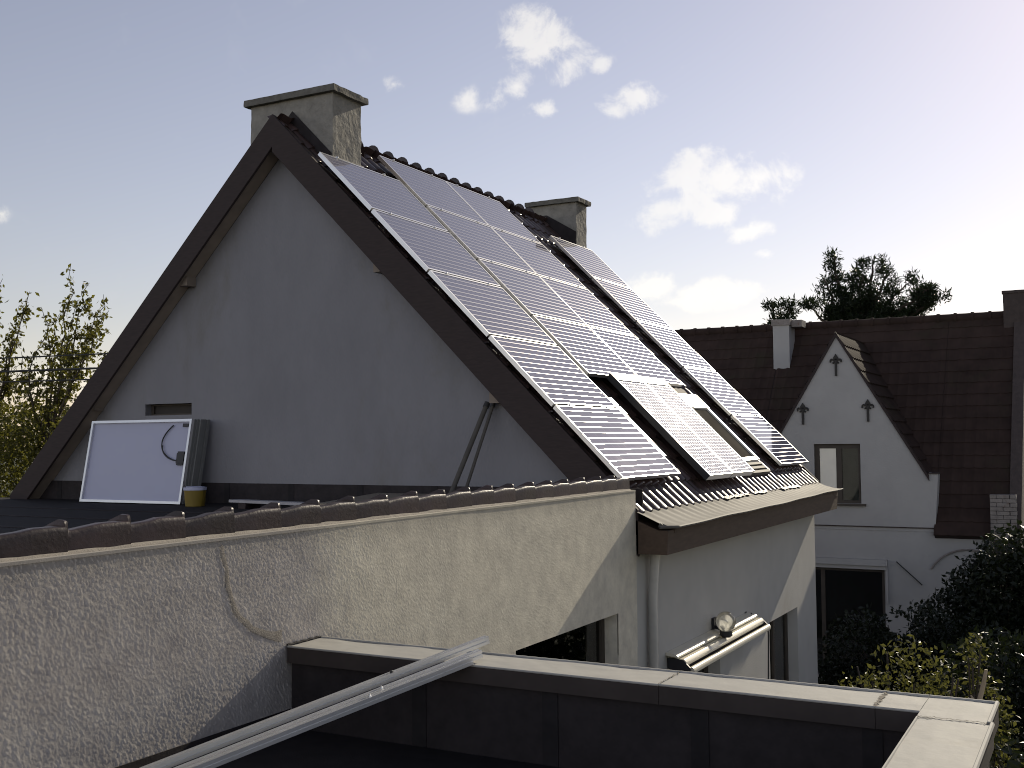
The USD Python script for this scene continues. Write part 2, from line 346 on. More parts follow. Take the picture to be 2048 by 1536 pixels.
def tube(pts, r, sides=8):
    p = np.asarray(pts, float)
    r = np.broadcast_to(np.asarray(r, float), (len(p),))
    t = np.gradient(p, axis=0); t /= np.linalg.norm(t, axis=1, keepdims=True) + 1e-12
    ref = np.array([0, 0, 1.0]) if abs(t[0, 2]) < 0.8 else np.array([1.0, 0, 0])
    a = np.cross(t, ref); a /= np.linalg.norm(a, axis=1, keepdims=True) + 1e-12
    b = np.cross(t, a); ang = np.arange(sides) * 2 * np.pi / sides
    v = (p[:, None] + r[:, None, None] * (np.cos(ang)[None, :, None] * a[:, None] + np.sin(ang)[None, :, None] * b[:, None])).reshape(-1, 3)
    f = []
    for i in range(len(p) - 1):
        for j in range(sides):
            k = (j + 1) % sides
            f += [[i * sides + j, i * sides + k, (i + 1) * sides + k], [i * sides + j, (i + 1) * sides + k, (i + 1) * sides + j]]
    n = len(p) - 1
    for j in range(1, sides - 1):
        f += [[0, j + 1, j], [n * sides, n * sides + j, n * sides + j + 1]]
    m = trimesh.Trimesh(v, f, process=False)
    if m.volume < 0:
        m.invert()
    return m


def cyl(p0, p1, r, sides=16):
    return tube([p0, p1], r, sides)


def sphere(c, r, sub=3):
    m = trimesh.creation.icosphere(subdivisions=sub, radius=r)
    m.apply_translation(c)
    return m


def grid_mesh(P):
    """a mesh over a grid of points P (n, m, 3)"""
    n, m = P.shape[:2]
    i, j = np.meshgrid(np.arange(n - 1), np.arange(m - 1), indexing='ij')
    a = (i * m + j).ravel()
    return trimesh.Trimesh(P.reshape(-1, 3), np.vstack([np.stack([a, a + m, a + m + 1], 1), np.stack([a, a + m + 1, a + 1], 1)]), process=False)


def hexa(c):
    """a solid from 8 corners: 4 of the bottom and 4 above them, both counter-clockwise from above"""
    f = [[0, 2, 1], [0, 3, 2], [4, 5, 6], [4, 6, 7], [0, 1, 5], [0, 5, 4], [1, 2, 6], [1, 6, 5], [2, 3, 7], [2, 7, 6], [3, 0, 4], [3, 4, 7]]
    m = trimesh.Trimesh(np.array(c, float), f, process=False)
    if m.volume < 0:
        m.invert()
    return m


# ------------------------------------------------------------------ ground
solo('ground', grid_mesh(np.array([[[x, y, GROUND] for y in (-400, 0, 30, 600)] for x in (-600, -20, 20, 600)], float)), 'soil_lawn', kind='structure')
solo('garden_paving', bx(-8.5, -3.4, 19.5, 22.95, GROUND + 0.004, GROUND + 0.06), 'paving', kind='structure')

# ------------------------------------------------------------------ the house
R2 = math.sqrt(0.5)
XR, ZR = -8.16, 3.76                 # ridge
Y0, Y1 = 9.50, 16.85                 # roof ends
YW0, YW1 = 9.75, 16.60               # gable walls
XS = -3.823                          # side wall facing the garden
ZE = -1.05                           # underside of the eaves box
SP = np.array([-7.49, 0, 3.20])      # upper edge of the first panel column: s runs down the slope, h out of it
rng = np.random.default_rng(7)


def slope(s, y, h):
    return np.array([SP[0] + (s + h) * R2, y, SP[2] - (s - h) * R2])


house = thing('gable_house', 'white rendered house whose steep tiled roof carries rows of solar panels', 'house', (-8.16, 13.0, GROUND))
# gable wall towards the flat roof
wl = XR - (XS - XR)
gw = Polygon([(wl + .22, GROUND), (XS - .22, GROUND), (XS - .22, -0.73), (XR, ZR - 0.38), (wl + .22, -0.73)])
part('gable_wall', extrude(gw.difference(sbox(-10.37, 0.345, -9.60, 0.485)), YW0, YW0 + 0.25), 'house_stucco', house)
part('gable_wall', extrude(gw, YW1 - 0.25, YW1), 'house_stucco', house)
# side wall with its openings
sw = sbox(Y0 + .003, GROUND, YW1, -1.053)
OPEN = [(10.35, 11.95, GROUND + 0.05, -2.30), (14.0, 15.46, GROUND + 0.05, -2.345)]
for a, b, c, d in OPEN:
    sw = sw.difference(sbox(a, c, b, d))
part('side_wall', extrude(sw, XS - 0.22, XS, 'x'), 'stucco', house)
part('side_wall', extrude(sbox(YW0, GROUND, YW1, -1.0), wl, wl + 0.22, 'x'), 'stucco', house)
for a, b, c, d in OPEN:
    w = part('glazed_door', cat(bx(XS - .20, XS - .14, a, a + .07, c, d), bx(XS - .20, XS - .14, b - .07, b, c, d), bx(XS - .20, XS - .14, a + .07, b - .07, d - .07, d),
                                bx(XS - .20, XS - .14, a + .07, b - .07, c, c + .09), bx(XS - .20, XS - .14, (a + b) / 2 - .04, (a + b) / 2 + .04, c + .09, d - .07)), 'window_wood', house)
    part('pane', bx(XS - .175, XS - .165, a + .07, (a + b) / 2 - .04, c + .09, d - .07), 'window_glass', w)
    part('pane', bx(XS - .175, XS - .165, (a + b) / 2 + .04, b - .07, c + .09, d - .07), 'window_glass', w)
    zz = np.linspace(a + .1, a + .55, 26)
    part('curtain', grid_mesh(np.array([[[XS - .30 + .02 * math.sin(k * 1.9), y, z] for z in (c + .1, d - .05)] for k, y in enumerate(zz)])), 'curtain', w, smooth=True)
part('room', cat(bx(-6.6, -6.5, 9.8, 16.3, GROUND, -1.4), bx(-6.5, XS - .45, 9.8, 16.3, GROUND + .01, GROUND + .03), bx(-6.5, XS - .45, 9.8, 16.3, -1.45, -1.4)), 'room_dark', house)
vw = part('attic_window', cat(bx(-10.37, -10.33, YW0 + .10, YW0 + .16, .345, .485), bx(-9.64, -9.60, YW0 + .10, YW0 + .16, .345, .485),
                              bx(-10.33, -9.64, YW0 + .10, YW0 + .16, .465, .485), bx(-10.33, -9.64, YW0 + .10, YW0 + .16, .345, .365)), 'window_wood', house)
part('shutter', bx(-10.33, -9.64, YW0 + .125, YW0 + .135, .365, .465), 'room_dark', vw)  # opaque dark board added in place of glass, so the opening looks dark
part('dark_panel', bx(-10.42, -9.55, YW0 + .255, YW0 + .27, .30, .53), 'room_dark', vw)  # unseen sheet added behind to keep the opening dark
part('felt_upstand', bx(wl + .01, XS - .02, YW0 - .022, YW0 - .003, -.72, -.465), 'felt_flashing', house)

# roof: one sheet of boards per slope, tiles on it
EAVE_S = 5.36
lo, hi = slope(EAVE_S - .02, 0, -.15), np.array([XR, 0, ZR - .12])
deck = Polygon([(lo[0], lo[2]), (XR, ZR - .10), (2 * XR - lo[0], lo[2]), (2 * XR - lo[0] + .12, lo[2] - .10), (XR, ZR - .33), (lo[0] - .12, lo[2] - .10)])
roof = part('roof', extrude(deck, Y0 + .05, Y1 - .05), 'dark_wood', house)
# barge boards: near and far gable
for y0, y1 in ((Y0, Y0 + .035), (Y1 - .035, Y1)):
    for sg in (-1, 1):
        d = .43 if sg > 0 else .37
        P = [(XR, ZR - .045), (XR + sg * 4.36, ZR - 4.405), (XR + sg * 4.36, ZR - 4.405 - d), (XR, ZR - .045 - d)]
        part('barge_board', extrude(P, y0, y1), 'dark_wood', house)
for sg in (-1, 1):
    d = .40 if sg > 0 else .345
    P = [(XR, ZR - d), (XR + sg * 4.3, ZR - d - 4.3), (XR + sg * 4.3, ZR - d - 4.33), (XR, ZR - d - .03)]
    part('soffit', extrude(P, Y0 + .037, YW0 - .003), 'soffit_paint', house)
for px, pz in ((-9.60, 1.86), (-11.15, .40), (-6.78, 1.80), (-5.36, .36)):
    part('purlin_end', bx(px - .06, px + .06, Y0 + .10, YW0 - .006, pz + .02, pz + .13), 'soffit_paint', house)


def pantile(s, y, jit=True, seg=6, wid=.205, ln=.385, thick=.016):
    """one clay pantile: an S-shaped sheet with a thick lower edge, its lower edge at s on the slope"""
    r = rng.normal(0, 1, 4) if jit else np.zeros(4)
    u = np.linspace(0, 1, seg + 1)
    prof = -.152 + .040 * np.maximum(np.sin(u * np.pi * 1.35 - .25), -.35) ** 1.0
    s0, s1 = s - ln + r[0] * .002, s + r[0] * .003
    yy = y + u * (wid + .012) + r[1] * .002
    rows = []
    for ss, lift in ((s0, -.018), (s - ln * .5, -.004), (s1 - .012, .010), (s1, .004)):
        rows.append([slope(ss, yy[k], prof[k] + lift + r[2] * .0015) for k in range(seg + 1)])
    rows.append([slope(s1 - .003, yy[k], prof[k] - thick) for k in range(seg + 1)])
    return grid_mesh(np.array(rows).transpose(1, 0, 2)[:, ::-1])


def covered(s, y):
    a, b = s - .33, s
    def inside(y0, y1, s0, s1): return y > y0 - .02 and y + .205 < y1 + .02 and a > s0 - .03 and b < s1 + .03
    return inside(9.5, 11.05, .04, 5.02) or inside(11.13, 14.33, -.5, 3.42) or inside(15.2, 16.8, .04, 5.02) or inside(11.75, 13.25, 3.2, 5.0) \
        or inside(10.55, 11.36, 3.75, 4.75) or inside(13.6, 14.72, 3.42, 5.02)


field = []
CH = [(-8.78, -7.575, 9.85, 10.39), (-8.45, -7.575, 16.40, 16.80)]     # chimneys
for j in range(19):
    s = EAVE_S - .335 * j
    for k in range(36):
        y = Y0 + .02 + .2035 * k
        ln = min(.385, s + .90)
        if ln < .12:
            continue
        if 10.56 < y + .1 < 11.40 and 3.80 < s - .1 < 4.80 or 13.60 < y + .1 < 14.75 and 3.55 < s - .1 < 5.0:
            continue
        t = pantile(s, y, ln=ln)
        if s < -.35 and any(c[2] - .22 < y < c[3] + .02 and s < .05 for c in CH):
            field.append(t); continue
        if covered(s, y):
            field.append(t)
        else:
            part('roof_tile', t, 'roof_tile', roof, smooth=50)
left = []
for j in range(19):
    ln = min(.385, EAVE_S - .335 * j + .90)
    for k in range(0, 36 if ln > .12 else 0):
        t = pantile(EAVE_S - .335 * j, Y0 + .02 + .2035 * k, seg=4, ln=ln)
        v = np.array(t.vertices); v[:, 0] = 2 * XR - v[:, 0]
        left.append(trimesh.Trimesh(v, t.faces[:, ::-1], process=False))
part('roof_tile_field', cat(field, left), 'roof_tile', roof, kind='stuff')


def ridge_tile(y, ln=.36, r=.115):
    a = np.linspace(-.15, np.pi + .15, 9)
    prof = [(0, r + .018), (.045, r + .018), (.05, r), (ln, r - .006)]
    out = [[[XR + rr * math.cos(t), y + q, ZR - .30 + rr * math.sin(t) * 1.05] for t in a] for q, rr in prof]
    inn = [[[XR + (rr - .016) * math.cos(t), y + q, ZR - .07 + (rr - .016) * math.sin(t) * 1.05] for t in a] for q, rr in ((0, r + .018),)]
    return cat(grid_mesh(np.array(out)), grid_mesh(np.array([inn[0], out[0]])))


y = 10.42
while y < Y1 - .2:
    if not any(c[2] - .30 < y < c[3] - .03 for c in CH):
        part('ridge_tile', ridge_tile(y), 'roof_tile', roof, smooth=50)
    y += .335

# eaves: boxed gutter with a sagging zinc tray
part('eaves_box', extrude([(XS + .001, ZE), (-3.52, ZE), (-3.505, -.83), (-3.60, -.83), (XS + .001, -.74)], Y0, Y1 - .10), 'fascia_wood', house)
ys = np.linspace(Y0 - .02, Y1, 240)
rows = []
for q, yy in enumerate(ys):
    sag = .004 * math.sin(yy * 1.3) + .003 * math.sin(yy * 4.1)
    t = (yy - Y0) / (Y1 - Y0)
    zl = -.803 + .045 * t + sag
    xl = -3.462 if yy > Y0 + .12 else -3.60 + .138 * max(0, (yy - Y0)) / .12
    w = .011 * math.sin(yy * 30.6) * (.4 + .6 * float(meshkit.noise(np.array([yy * 1.5, .3, .7]), 8)))
    rows.append([[-3.86, yy, -.655], [-3.80, yy, -.672 + w], [-3.70, yy, -.715 + w * .8], [-3.58, yy, -.765 + .02 * t + w * .3], [xl, yy, zl], [xl + .012, yy, zl + .012], [xl + .022, yy, zl + .002], [xl + .016, yy, zl - .012], [xl - .01, yy, zl - .016]])
part('gutter_tray', grid_mesh(np.array(rows)), 'zinc', house, smooth=40)
for a, b in ((12.1, 13.1), (13.25, 13.9), (14.6, 15.6)):
    g = []
    for yy in np.arange(a, b, .02):
        w = .028 + .030 * float(meshkit.noise(np.array([yy * 11, 1.7, 0]), 6)) + .010 * math.sin(yy * 30.6)
        g.append([[xx, yy, -.668 - .41 * (xx + 3.80) + .014 + .006 * math.sin(yy * 30.6)] for xx in (-3.80, -3.80 + w * .6, -3.80 + w)])
    part('lead_patch', grid_mesh(np.array(g)), 'pipe_zinc', house, smooth=True)  # pale strips stand in for sun glints on the gutter lead
ds = [(-3.74, 9.78, ZE - .01), (-3.755, 9.775, -1.30), (-3.768, 9.77, -1.5), (-3.768, 9.77, -4.7)]
part('downpipe', tube(ds, .046, 14), 'pipe_zinc', house, smooth=40)
part('downpipe_collar', tube([(-3.74, 9.78, ZE - .001), (-3.741, 9.78, ZE - .07)], .053, 14), 'pipe_zinc', house, smooth=40)

part('gutter_board', hexa([(-3.53, Y0 + .16, -.86), (-3.502, Y0 + .16, -.86), (-3.502, Y1 - .10, -.86), (-3.53, Y1 - .10, -.86), (-3.53, Y0 + .16, -.815), (-3.502, Y0 + .16, -.822), (-3.502, Y1 - .10, -.776), (-3.53, Y1 - .10, -.77)]), 'fascia_wood', house)

# chimneys
for (x0, x1, y0, y1), lab in zip(CH, ('near chimney, wide and rendered', 'far chimney, narrower and sooty')):
    zt = 3.975 if y0 < 12 else 3.955
    n = 30
    shaft = bx(x0, x1, y0, y1, 2.6, zt)
    shaft = shaft.subdivide_to_size(.07)
    v = np.array(shaft.vertices); nz = meshkit.fbm(v * 9, 4, 3) - .5
    c = np.array([(x0 + x1) / 2, (y0 + y1) / 2, 0]); d = v - c; d[:, 2] = 0
    v += d / np.linalg.norm(d, axis=1, keepdims=True) * nz[:, None] * .022
    ch = part('chimney', trimesh.Trimesh(v, shaft.faces, process=False), 'chimney_render', house, smooth=40, label=lab)
    cap = bx(x0 - .06, x1 + .06, y0 - .06, y1 + .06, zt, zt + .075).subdivide_to_size(.06)
    v = np.array(cap.vertices); v += (meshkit.noise(v * 14, 5) - .5)[:, None] * np.array([.018, .018, .012])
    part('cap', trimesh.Trimesh(v, cap.faces, process=False), 'old_concrete', ch)
    # soot-black felt dressed up the foot of the shaft
    q = [(XR + .02, ZR + .07), (XR + .58, ZR - .49), (XR + .58, ZR - .75), (XR - .60, ZR - .75), (XR - .60, ZR - .55)] if y0 < 12 else \
        [(XR - .25, ZR + .02), (XR + .05, ZR + .02), (XR + .58, ZR - .30), (XR + .58, ZR - .75), (XR - .25, ZR - .75)]
    part('flashing', extrude(q, y0 - .026, y0 - .014), 'felt_flashing', ch)
    part('mortar_skirt', extrude([(x1 - .02, ZR - (x1 - XR) - .10), (x1 + .10, ZR - (x1 - XR) - .17), (x1 + .02, ZR - (x1 - XR) + .06), (x1 - .02, ZR - (x1 - XR) + .08)], y0 - .02, y1 + .03), 'chimney_render', ch)


# roof windows
def roof_window(y0, y1, s0, s1, pane_mat):
    def sb(sa, sb_, ya, yb, h0, h1):
        return hexa([slope(sa, ya, h0), slope(sa, yb, h0), slope(sb_, yb, h0), slope(sb_, ya, h0), slope(sa, ya, h1), slope(sa, yb, h1), slope(sb_, yb, h1), slope(sb_, ya, h1)])
    w = part('roof_window', cat(sb(s0 + .14, s1, y0, y0 + .07, -.13, -.052), sb(s0 + .14, s1, y1 - .07, y1, -.13, -.052), sb(s1 - .06, s1, y0 + .07, y1 - .07, -.13, -.06)), 'white_metal', house)
    part('hood', cat(sb(s0, s0 + .13, y0 - .02, y1 + .02, -.13, -.05), sb(s0 + .145, s0 + .27, y0 - .02, y1 + .02, -.13, -.047)), 'white_metal', w)
    part('pane', sb(s0 + .27, s1 - .06, y0 + .07, y1 - .07, -.10, -.078), pane_mat, w)
    for i in range(3):
        part('apron_strip', sb(s1 + .02 + .075 * i, s1 + .06 + .075 * i, y0 - .05, y1 + .05, -.13, -.082 + .004 * i), 'zinc', w)


look('dusty_glass', (0.10, 0.092, 0.078), rough=0.95, spec=0.0, var=0.3, scale=2.0, stretch=(1, 1, 1))
roof_window(10.62, 11.33, 3.80, 4.72, 'dusty_glass')
roof_window(13.66, 14.68, 3.60, 4.86, 'dusty_glass')


# ------------------------------------------------------------------ solar panels
def panel_parts(path, w, h, bars, fine=False, t=.042):
    """frame, glass and ribbons of a module lying in x (width) and y (height), its face at z = 0"""
    BASE[path] = np.zeros(3)
    e = .018 if not fine else .02
    fr = cat(bx(0, w, 0, e, -t, .002), bx(0, w, h - e, h, -t, .002), bx(0, e, e, h - e, -t, .002), bx(w - e, w, e, h - e, -t, .002), bx(e, w - e, e, h - e, -t, -t + .004))
    if fine:
        fr = cat(fr, bx(.02, w - .02, h - .115, h - .02, -.02, .006))
    part('frame', fr, 'aluminium' if not fine else 'white_metal', path)
    if fine:
        part('side_rail', cat(bx(-.003, -.0005, -.002, h + .002, -t, -.004), bx(w + .0005, w + .003, -.002, h + .002, -t, -.004), bx(0, w, h + .0005, h + .003, -t, -.004)), 'black_plastic', path)
    part('glass', bx(e, w - e, e, (h - e) if not fine else h - .115, -.008, -.002), 'solar_cells', path)
    st = []
    if not fine:
        cell = (h - 2 * e - .03) / 6
        for i in range(6):
            for q in (.25, .75):
                yy = e + .015 + cell * (i + q)
                st.append(bx(e + .02, w - e - .02, yy - bars / 2, yy + bars / 2, -.003, -.0008))
    else:
        for yy in np.arange(.06, h - .14, .052):
            st.append(bx(.03, w - .03, yy - .0022, yy + .0022, -.003, -.0008))
        for xx in np.arange(.08, w - .05, .062):
            st.append(bx(xx - .0015, xx + .0015, .03, h - .13, -.0032, -.0011))
    part('busbars', cat(st), 'busbar' if not fine else 'fine_grid', path)
    if not fine:
        for xx in (.32, w - .32):
            part('clamp', cat(bx(xx - .02, xx + .02, h - .006, h + .018, -.02, .008), sphere((xx, h + .006, .008), .011, 1)), 'aluminium', path)


def on_slope(s, y, h, flip=0):
    """module frame on the roof: x along the house, y up the slope, z outwards; (s, y) is its lower near corner"""
    o = slope(s, y, h)
    return Gf.Matrix4d(0, 1, 0, 0, -R2, 0, R2, 0, R2, 0, R2, 0, o[0], o[1], o[2] + EYE, 1)


PW, PH, PITCH = 1.55, .985, 1.008
ROWN = ['topmost', 'second from the top', 'third from the top', 'fourth from the top', 'lowest']
first = None
G = 'solar panels mounted flush on the steep tiled roof'


def place_panel(s, y, h, label):
    global first
    if first is None:
        first = thing('solar_panel', label, 'solar panel', group=G, matrix=on_slope(s, y, h))
        panel_parts(first, PW, PH, .010)
    else:
        copy_of(first, 'solar_panel', on_slope(s, y, h), label, G)


for i in range(5):
    place_panel(PITCH * (i + 1) - .012, 9.50, 0, f'solar panel {ROWN[i]} in the column of five along the near gable edge')
for c, (yy, nm) in enumerate(((11.15, 'left'), (12.72, 'right'))):
    for i in range(4):
        r = ['topmost', 'second from the top', 'third from the top', 'lowest'][i]
        place_panel(-.55 + PITCH * (i + 1), yy, .012, f'solar panel {r} in the {nm} column of the middle block of eight')
for i in range(5):
    place_panel(PITCH * (i + 1) - .012, 15.23, .004, f'solar panel {ROWN[i]} in the far column below the small chimney')
G2 = 'fine-lined portrait panels low on the roof'
lowp = thing('portrait_panel', 'left one of two upright fine-lined solar panels low on the roof', 'solar panel', group=G2, matrix=on_slope(5.14, 11.70, .05))
panel_parts(lowp, .875, 1.66, .01, fine=True, t=.075)
copy_of(lowp, 'portrait_panel', on_slope(5.14, 12.585, .05), 'right one of two upright fine-lined solar panels, beside the grey roof window', G2)
# ------------------------------------------------------------------ flat-roofed extension in front of the gable
XW, ZT = -3.82, -.475
ext = thing('flat_roof_extension', 'roughcast flat-roofed extension with a row of brown tiles along its wall top', 'building', (-8.0, 5.0, GROUND))
# the wall towards the terrace: roughcast relief is real; opening for the kitchen window
WO = (7.13, 9.05, -3.2, -1.53)
ygs = np.concatenate([np.arange(2.3, 5.6, .0052), np.arange(5.6, 6.2, .0065), np.arange(6.2, 7.13, .009), np.linspace(7.13, 9.05, 130), np.linspace(9.065, 9.50, 34)])
zgs = np.concatenate([np.arange(ZT, -1.53, -.0058), np.linspace(-1.53, -1.9, 34)])
zgs[np.argmin(abs(zgs + 1.53))] = -1.53
yy, zz = np.meshgrid(ygs, zgs, indexing='ij')
pp = np.stack([yy * 158, zz * 104, np.zeros_like(yy)], -1)
rel = meshkit.noise(pp, 1) * .6 + meshkit.noise(pp * 2.1, 2) * .4
rel = np.clip((rel - .38) * 2.2, 0, 1) ** 1.3
fade = np.clip((zz.max() - zz) / .004, 0, 1)
xx = XW + (rel - .35) * .0036 * fade * (1 - .45 * np.clip((yy - 4.5) / 1.0, 0, 1)) * .66 + (meshkit.noise(np.stack([yy * 1.3, zz * 1.3, yy * 0], -1), 9) - .5) * .008 * fade
P = np.stack([xx, yy, zz], -1)
face = grid_mesh(P)
cen = np.array(face.vertices)[face.faces].mean(1)
keep = ~((cen[:, 1] > WO[0]) & (cen[:, 1] < WO[1]) & (cen[:, 2] < WO[3]))
face = trimesh.Trimesh(face.vertices, face.faces[keep][:, ::-1] if face.face_normals[keep][:, 0].mean() < 0 else face.faces[keep], process=False)
face.remove_unreferenced_vertices()
body = extrude(sbox(-1.0, GROUND, 9.497, ZT - .001).difference(sbox(WO[0], WO[2], WO[1], WO[3])), -4.12, XW - .010, 'x')
lower = extrude(sbox(-1.0, GROUND, 9.497, -1.9).union(sbox(-1.0, GROUND, 2.3, ZT)).difference(sbox(WO[0], WO[2], WO[1], WO[3])), XW - .010, XW, 'x')
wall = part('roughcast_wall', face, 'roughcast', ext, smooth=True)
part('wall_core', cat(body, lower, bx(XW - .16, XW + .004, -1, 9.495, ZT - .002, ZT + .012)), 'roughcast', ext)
# hairline crack made good with filler
cpts = [(4.085, -.50), (4.10, -.56), (4.125, -.62), (4.13, -.70), (4.165, -.78), (4.185, -.83), (4.22, -.87), (4.27, -.905), (4.31, -.94), (4.37, -.965), (4.42, -.985), (4.47, -1.00), (4.535, -1.01)]
cw = [.010, .013, .010, .014, .012, .015, .012, .016, .013, .016, .018, .022, .032]
C = np.array([(XW + .0008, a, b) for a, b in cpts]); T = np.gradient(C, axis=0); N = np.cross(T, [1, 0, 0]); N /= np.linalg.norm(N, axis=1, keepdims=True)
part('crack_repair', grid_mesh(np.stack([C - N * np.array(cw)[:, None], C + [.0012, 0, 0], C + N * np.array(cw)[:, None]], 1)), 'crack_fill', ext, smooth=True)
# roof deck and far edges
part('roof_deck', cat(bx(-13.2, -4.12, -1.0, YW0 - .023, -1.0, -.70), bx(-13.2, -13.0, -1.0, 9.5, -.70, -.62)), 'bitumen', ext)
part('outer_wall', bx(-13.15, -12.95, -1.0, YW0 - .03, GROUND, -1.0), 'stucco', ext)
for k in range(9):
    part('felt_seam', bx(-12.99, -4.13, .2 + k * 1.0, .29 + k * 1.0, -.699, -.694), 'felt_flashing', ext)
for k in range(9):
    part('felt_sheet_edge', bx(-11.9 + k * .95, -11.82 + k * .95, YW0 - .027, YW0 - .0225, -.71, -.468), 'bitumen', ext)
# window in the wall
win = part('kitchen_window', cat(bx(XW - .19, XW - .13, WO[0], WO[0] + .06, WO[2], WO[3]), bx(XW - .19, XW - .13, WO[1] - .06, WO[1], WO[2], WO[3]),
                                 bx(XW - .19, XW - .13, WO[0] + .06, WO[1] - .06, WO[3] - .05, WO[3]), bx(XW - .19, XW - .13, WO[0] + .06, WO[1] - .06, WO[2], WO[2] + .06)), 'window_wood', ext)
part('pane', bx(XW - .165, XW - .158, WO[0] + .06, WO[1] - .06, WO[2] + .06, WO[3] - .05), 'window_glass', win)
zz = np.linspace(7.75, 8.97, 66)
part('curtain', grid_mesh(np.array([[[XW - .215 + .014 * math.sin(k * 1.7) + .006 * math.sin(k * .6), y, z] for z in (WO[2], WO[3] + .02)] for k, y in enumerate(zz)])), 'curtain', win, smooth=True)
part('room', cat(bx(-6.0, -5.9, 6.5, 9.4, -3.4, -1.3), bx(-5.9, -4.13, 6.5, 9.4, -1.3, -1.25), bx(-5.9, -4.13, 6.5, 9.4, -3.4, -3.35), bx(-5.9, -4.13, 6.4, 6.5, -3.4, -1.3), bx(-5.9, -4.13, 9.4, 9.45, -3.4, -1.3)), 'room_dark', ext)


def edge_tile(y, ln, zb, k):
    """one edge tile: arched body that rises along its length, with a rolled collar at its near end"""
    r = np.random.default_rng(100 + k)
    st = [(0, .122, .118), (.006, .143, .130), (.020, .143, .130), (.028, .104, .112), (.06, .099, .115), (ln * .42, .107, .130), (ln * .60, .116, .136), (ln * .86, .116, .145), (ln + .003, .114, .150)]
    tilt = r.normal(0, .004)
    rows = []
    for q, h, w in st:
        h = h + r.normal(0, .0012) + tilt * (q / ln - .5); o = w - .150
        rows.append([[XW - .045 + o - a, y + q, zb - .004 + c] for a, c in ((0, 0), (.002, h * .55), (.003, h - .022), (.008, h - .006), (.018, h), (.055, h + .001), (.12, h - .024), (.22, h - .075), (.25, 0))])
    R = np.array(rows)
    end = np.array([R[0] * [1, 1, 1], np.broadcast_to(R[0].mean(0), R[0].shape)])
    end2 = np.array([np.broadcast_to(R[-1].mean(0), R[-1].shape), R[-1]])
    return cat(grid_mesh(R), grid_mesh(end[::-1]), grid_mesh(end2[::-1]))


ty = [2.52, 2.86, 3.213, 3.555, 3.89, 4.227, 4.584, 4.921, 5.25, 5.59, 5.922, 6.259, 6.59, 6.912, 7.235, 7.565, 7.88, 8.184, 8.514, 8.855, 9.17, 9.47]
ty = [1.2, 1.53, 1.86, 2.19] + ty
for k, (a, b) in enumerate(zip(ty, ty[1:])):
    part('edge_tile', edge_tile(a, b - a, ZT + .016, k), 'edge_tile', ext, smooth=45)
mr = []
for yv in np.linspace(1.2, 9.47, 260):
    w = .004 + .007 * float(meshkit.noise(np.array([yv * 9, 3.3, 0]), 4))
    mr.append([[XW - .034 + w * .3, yv, ZT + .012], [XW - .040 + w * .3, yv, ZT + .014 + w], [XW - .06, yv, ZT + .016 + w * 1.2]])
part('mortar_bed', grid_mesh(np.array(mr)), 'crack_fill', ext, smooth=True)

# ------------------------------------------------------------------ terrace with its parapet in the foreground
ter = thing('roof_terrace', 'low flat-roofed annex with a dark felt inside and metal coping on its parapet', 'building', (-2.1, 2.0, GROUND))
PZ = -1.07
part('parapet', cat(bx(XW + .008, -.44, 4.61, 4.83, GROUND, PZ - .075), bx(-.64, -.44, -1.0, 4.61, GROUND, PZ - .075)), 'felt_flashing', ter)
part('roof_deck', bx(XW + .008, -.64, -1.0, 4.61, -1.75, -1.50), 'bitumen', ter)
part('felt_upstand', bx(XW + .0045, XW + .010, -1.0, 4.60, -1.50, -1.40), 'felt_flashing', ter)


for k in range(4):
    part('felt_seam', bx(-3.05 + k * .72, -2.97 + k * .72, 4.604, 4.6095, -1.499, PZ - .085), 'bitumen', ter)


def plate(x0, x1, y0, y1, fold, seed):
    """a folded sheet-metal coping plate with turned-down edges and small dents"""
    m = bx(x0, x1, y0, y1, PZ - .006, PZ).subdivide_to_size(.06)
    v = np.array(m.vertices); top = v[:, 2] > PZ - .003
    v[:, 2] += (meshkit.fbm(v * [7, 7, 0] + seed, 3, seed) - .5) * .007
    fs, lips = [trimesh.Trimesh(v, m.faces, process=False)], []
    for f in fold:
        if f == 'front':
            lips.append(bx(x0, x1, y0 - .004, y0 + .001, PZ - .085, PZ - .006)); fs.append(tube([(x0, y0, PZ - .001), (x1, y0, PZ - .001)], .0055, 6))
        if f == 'back':
            lips.append(bx(x0, x1, y1 - .001, y1 + .004, PZ - .085, PZ - .006)); fs.append(tube([(x0, y1, PZ + .001), (x1, y1, PZ + .001)], .0075, 6))
        if f == 'right':
            lips.append(bx(x1 - .001, x1 + .004, y0, y1, PZ - .085, PZ - .006)); fs.append(tube([(x1, y0, PZ + .002), (x1, y1, PZ + .002)], .009, 6))
        if f == 'left':
            lips.append(bx(x0 - .004, x0 + .001, y0, y1, PZ - .085, PZ - .006)); fs.append(tube([(x0, y0, PZ - .001), (x0, y1, PZ - .001)], .0055, 6))
    return fs, lips


for ps_ in ([(XW + .008, -1.7455, 4.575, 4.855, ('front', 'back'), 1)], [(-1.744, -.8325, 4.578, 4.857, ('front', 'back'), 2)],
            [(-.831, -.665, 4.580, 4.855, ('front', 'back'), 3), (-.663, -.407, 4.492, 4.857, ('back', 'right'), 4)],
            [(-.660, -.395, 3.05, 4.487, ('left', 'right'), 5)], [(-.660, -.395, 1.2, 3.045, ('left', 'right'), 6)]):
    fl = [plate(*a) for a in ps_]
    c_ = part('coping_plate', cat(*[f[0] for f in fl]), 'coping_plate', ter)
    for lip in [m for f in fl for m in f[1]]:
        part('turned_edge', lip, 'coping_lip', c_)



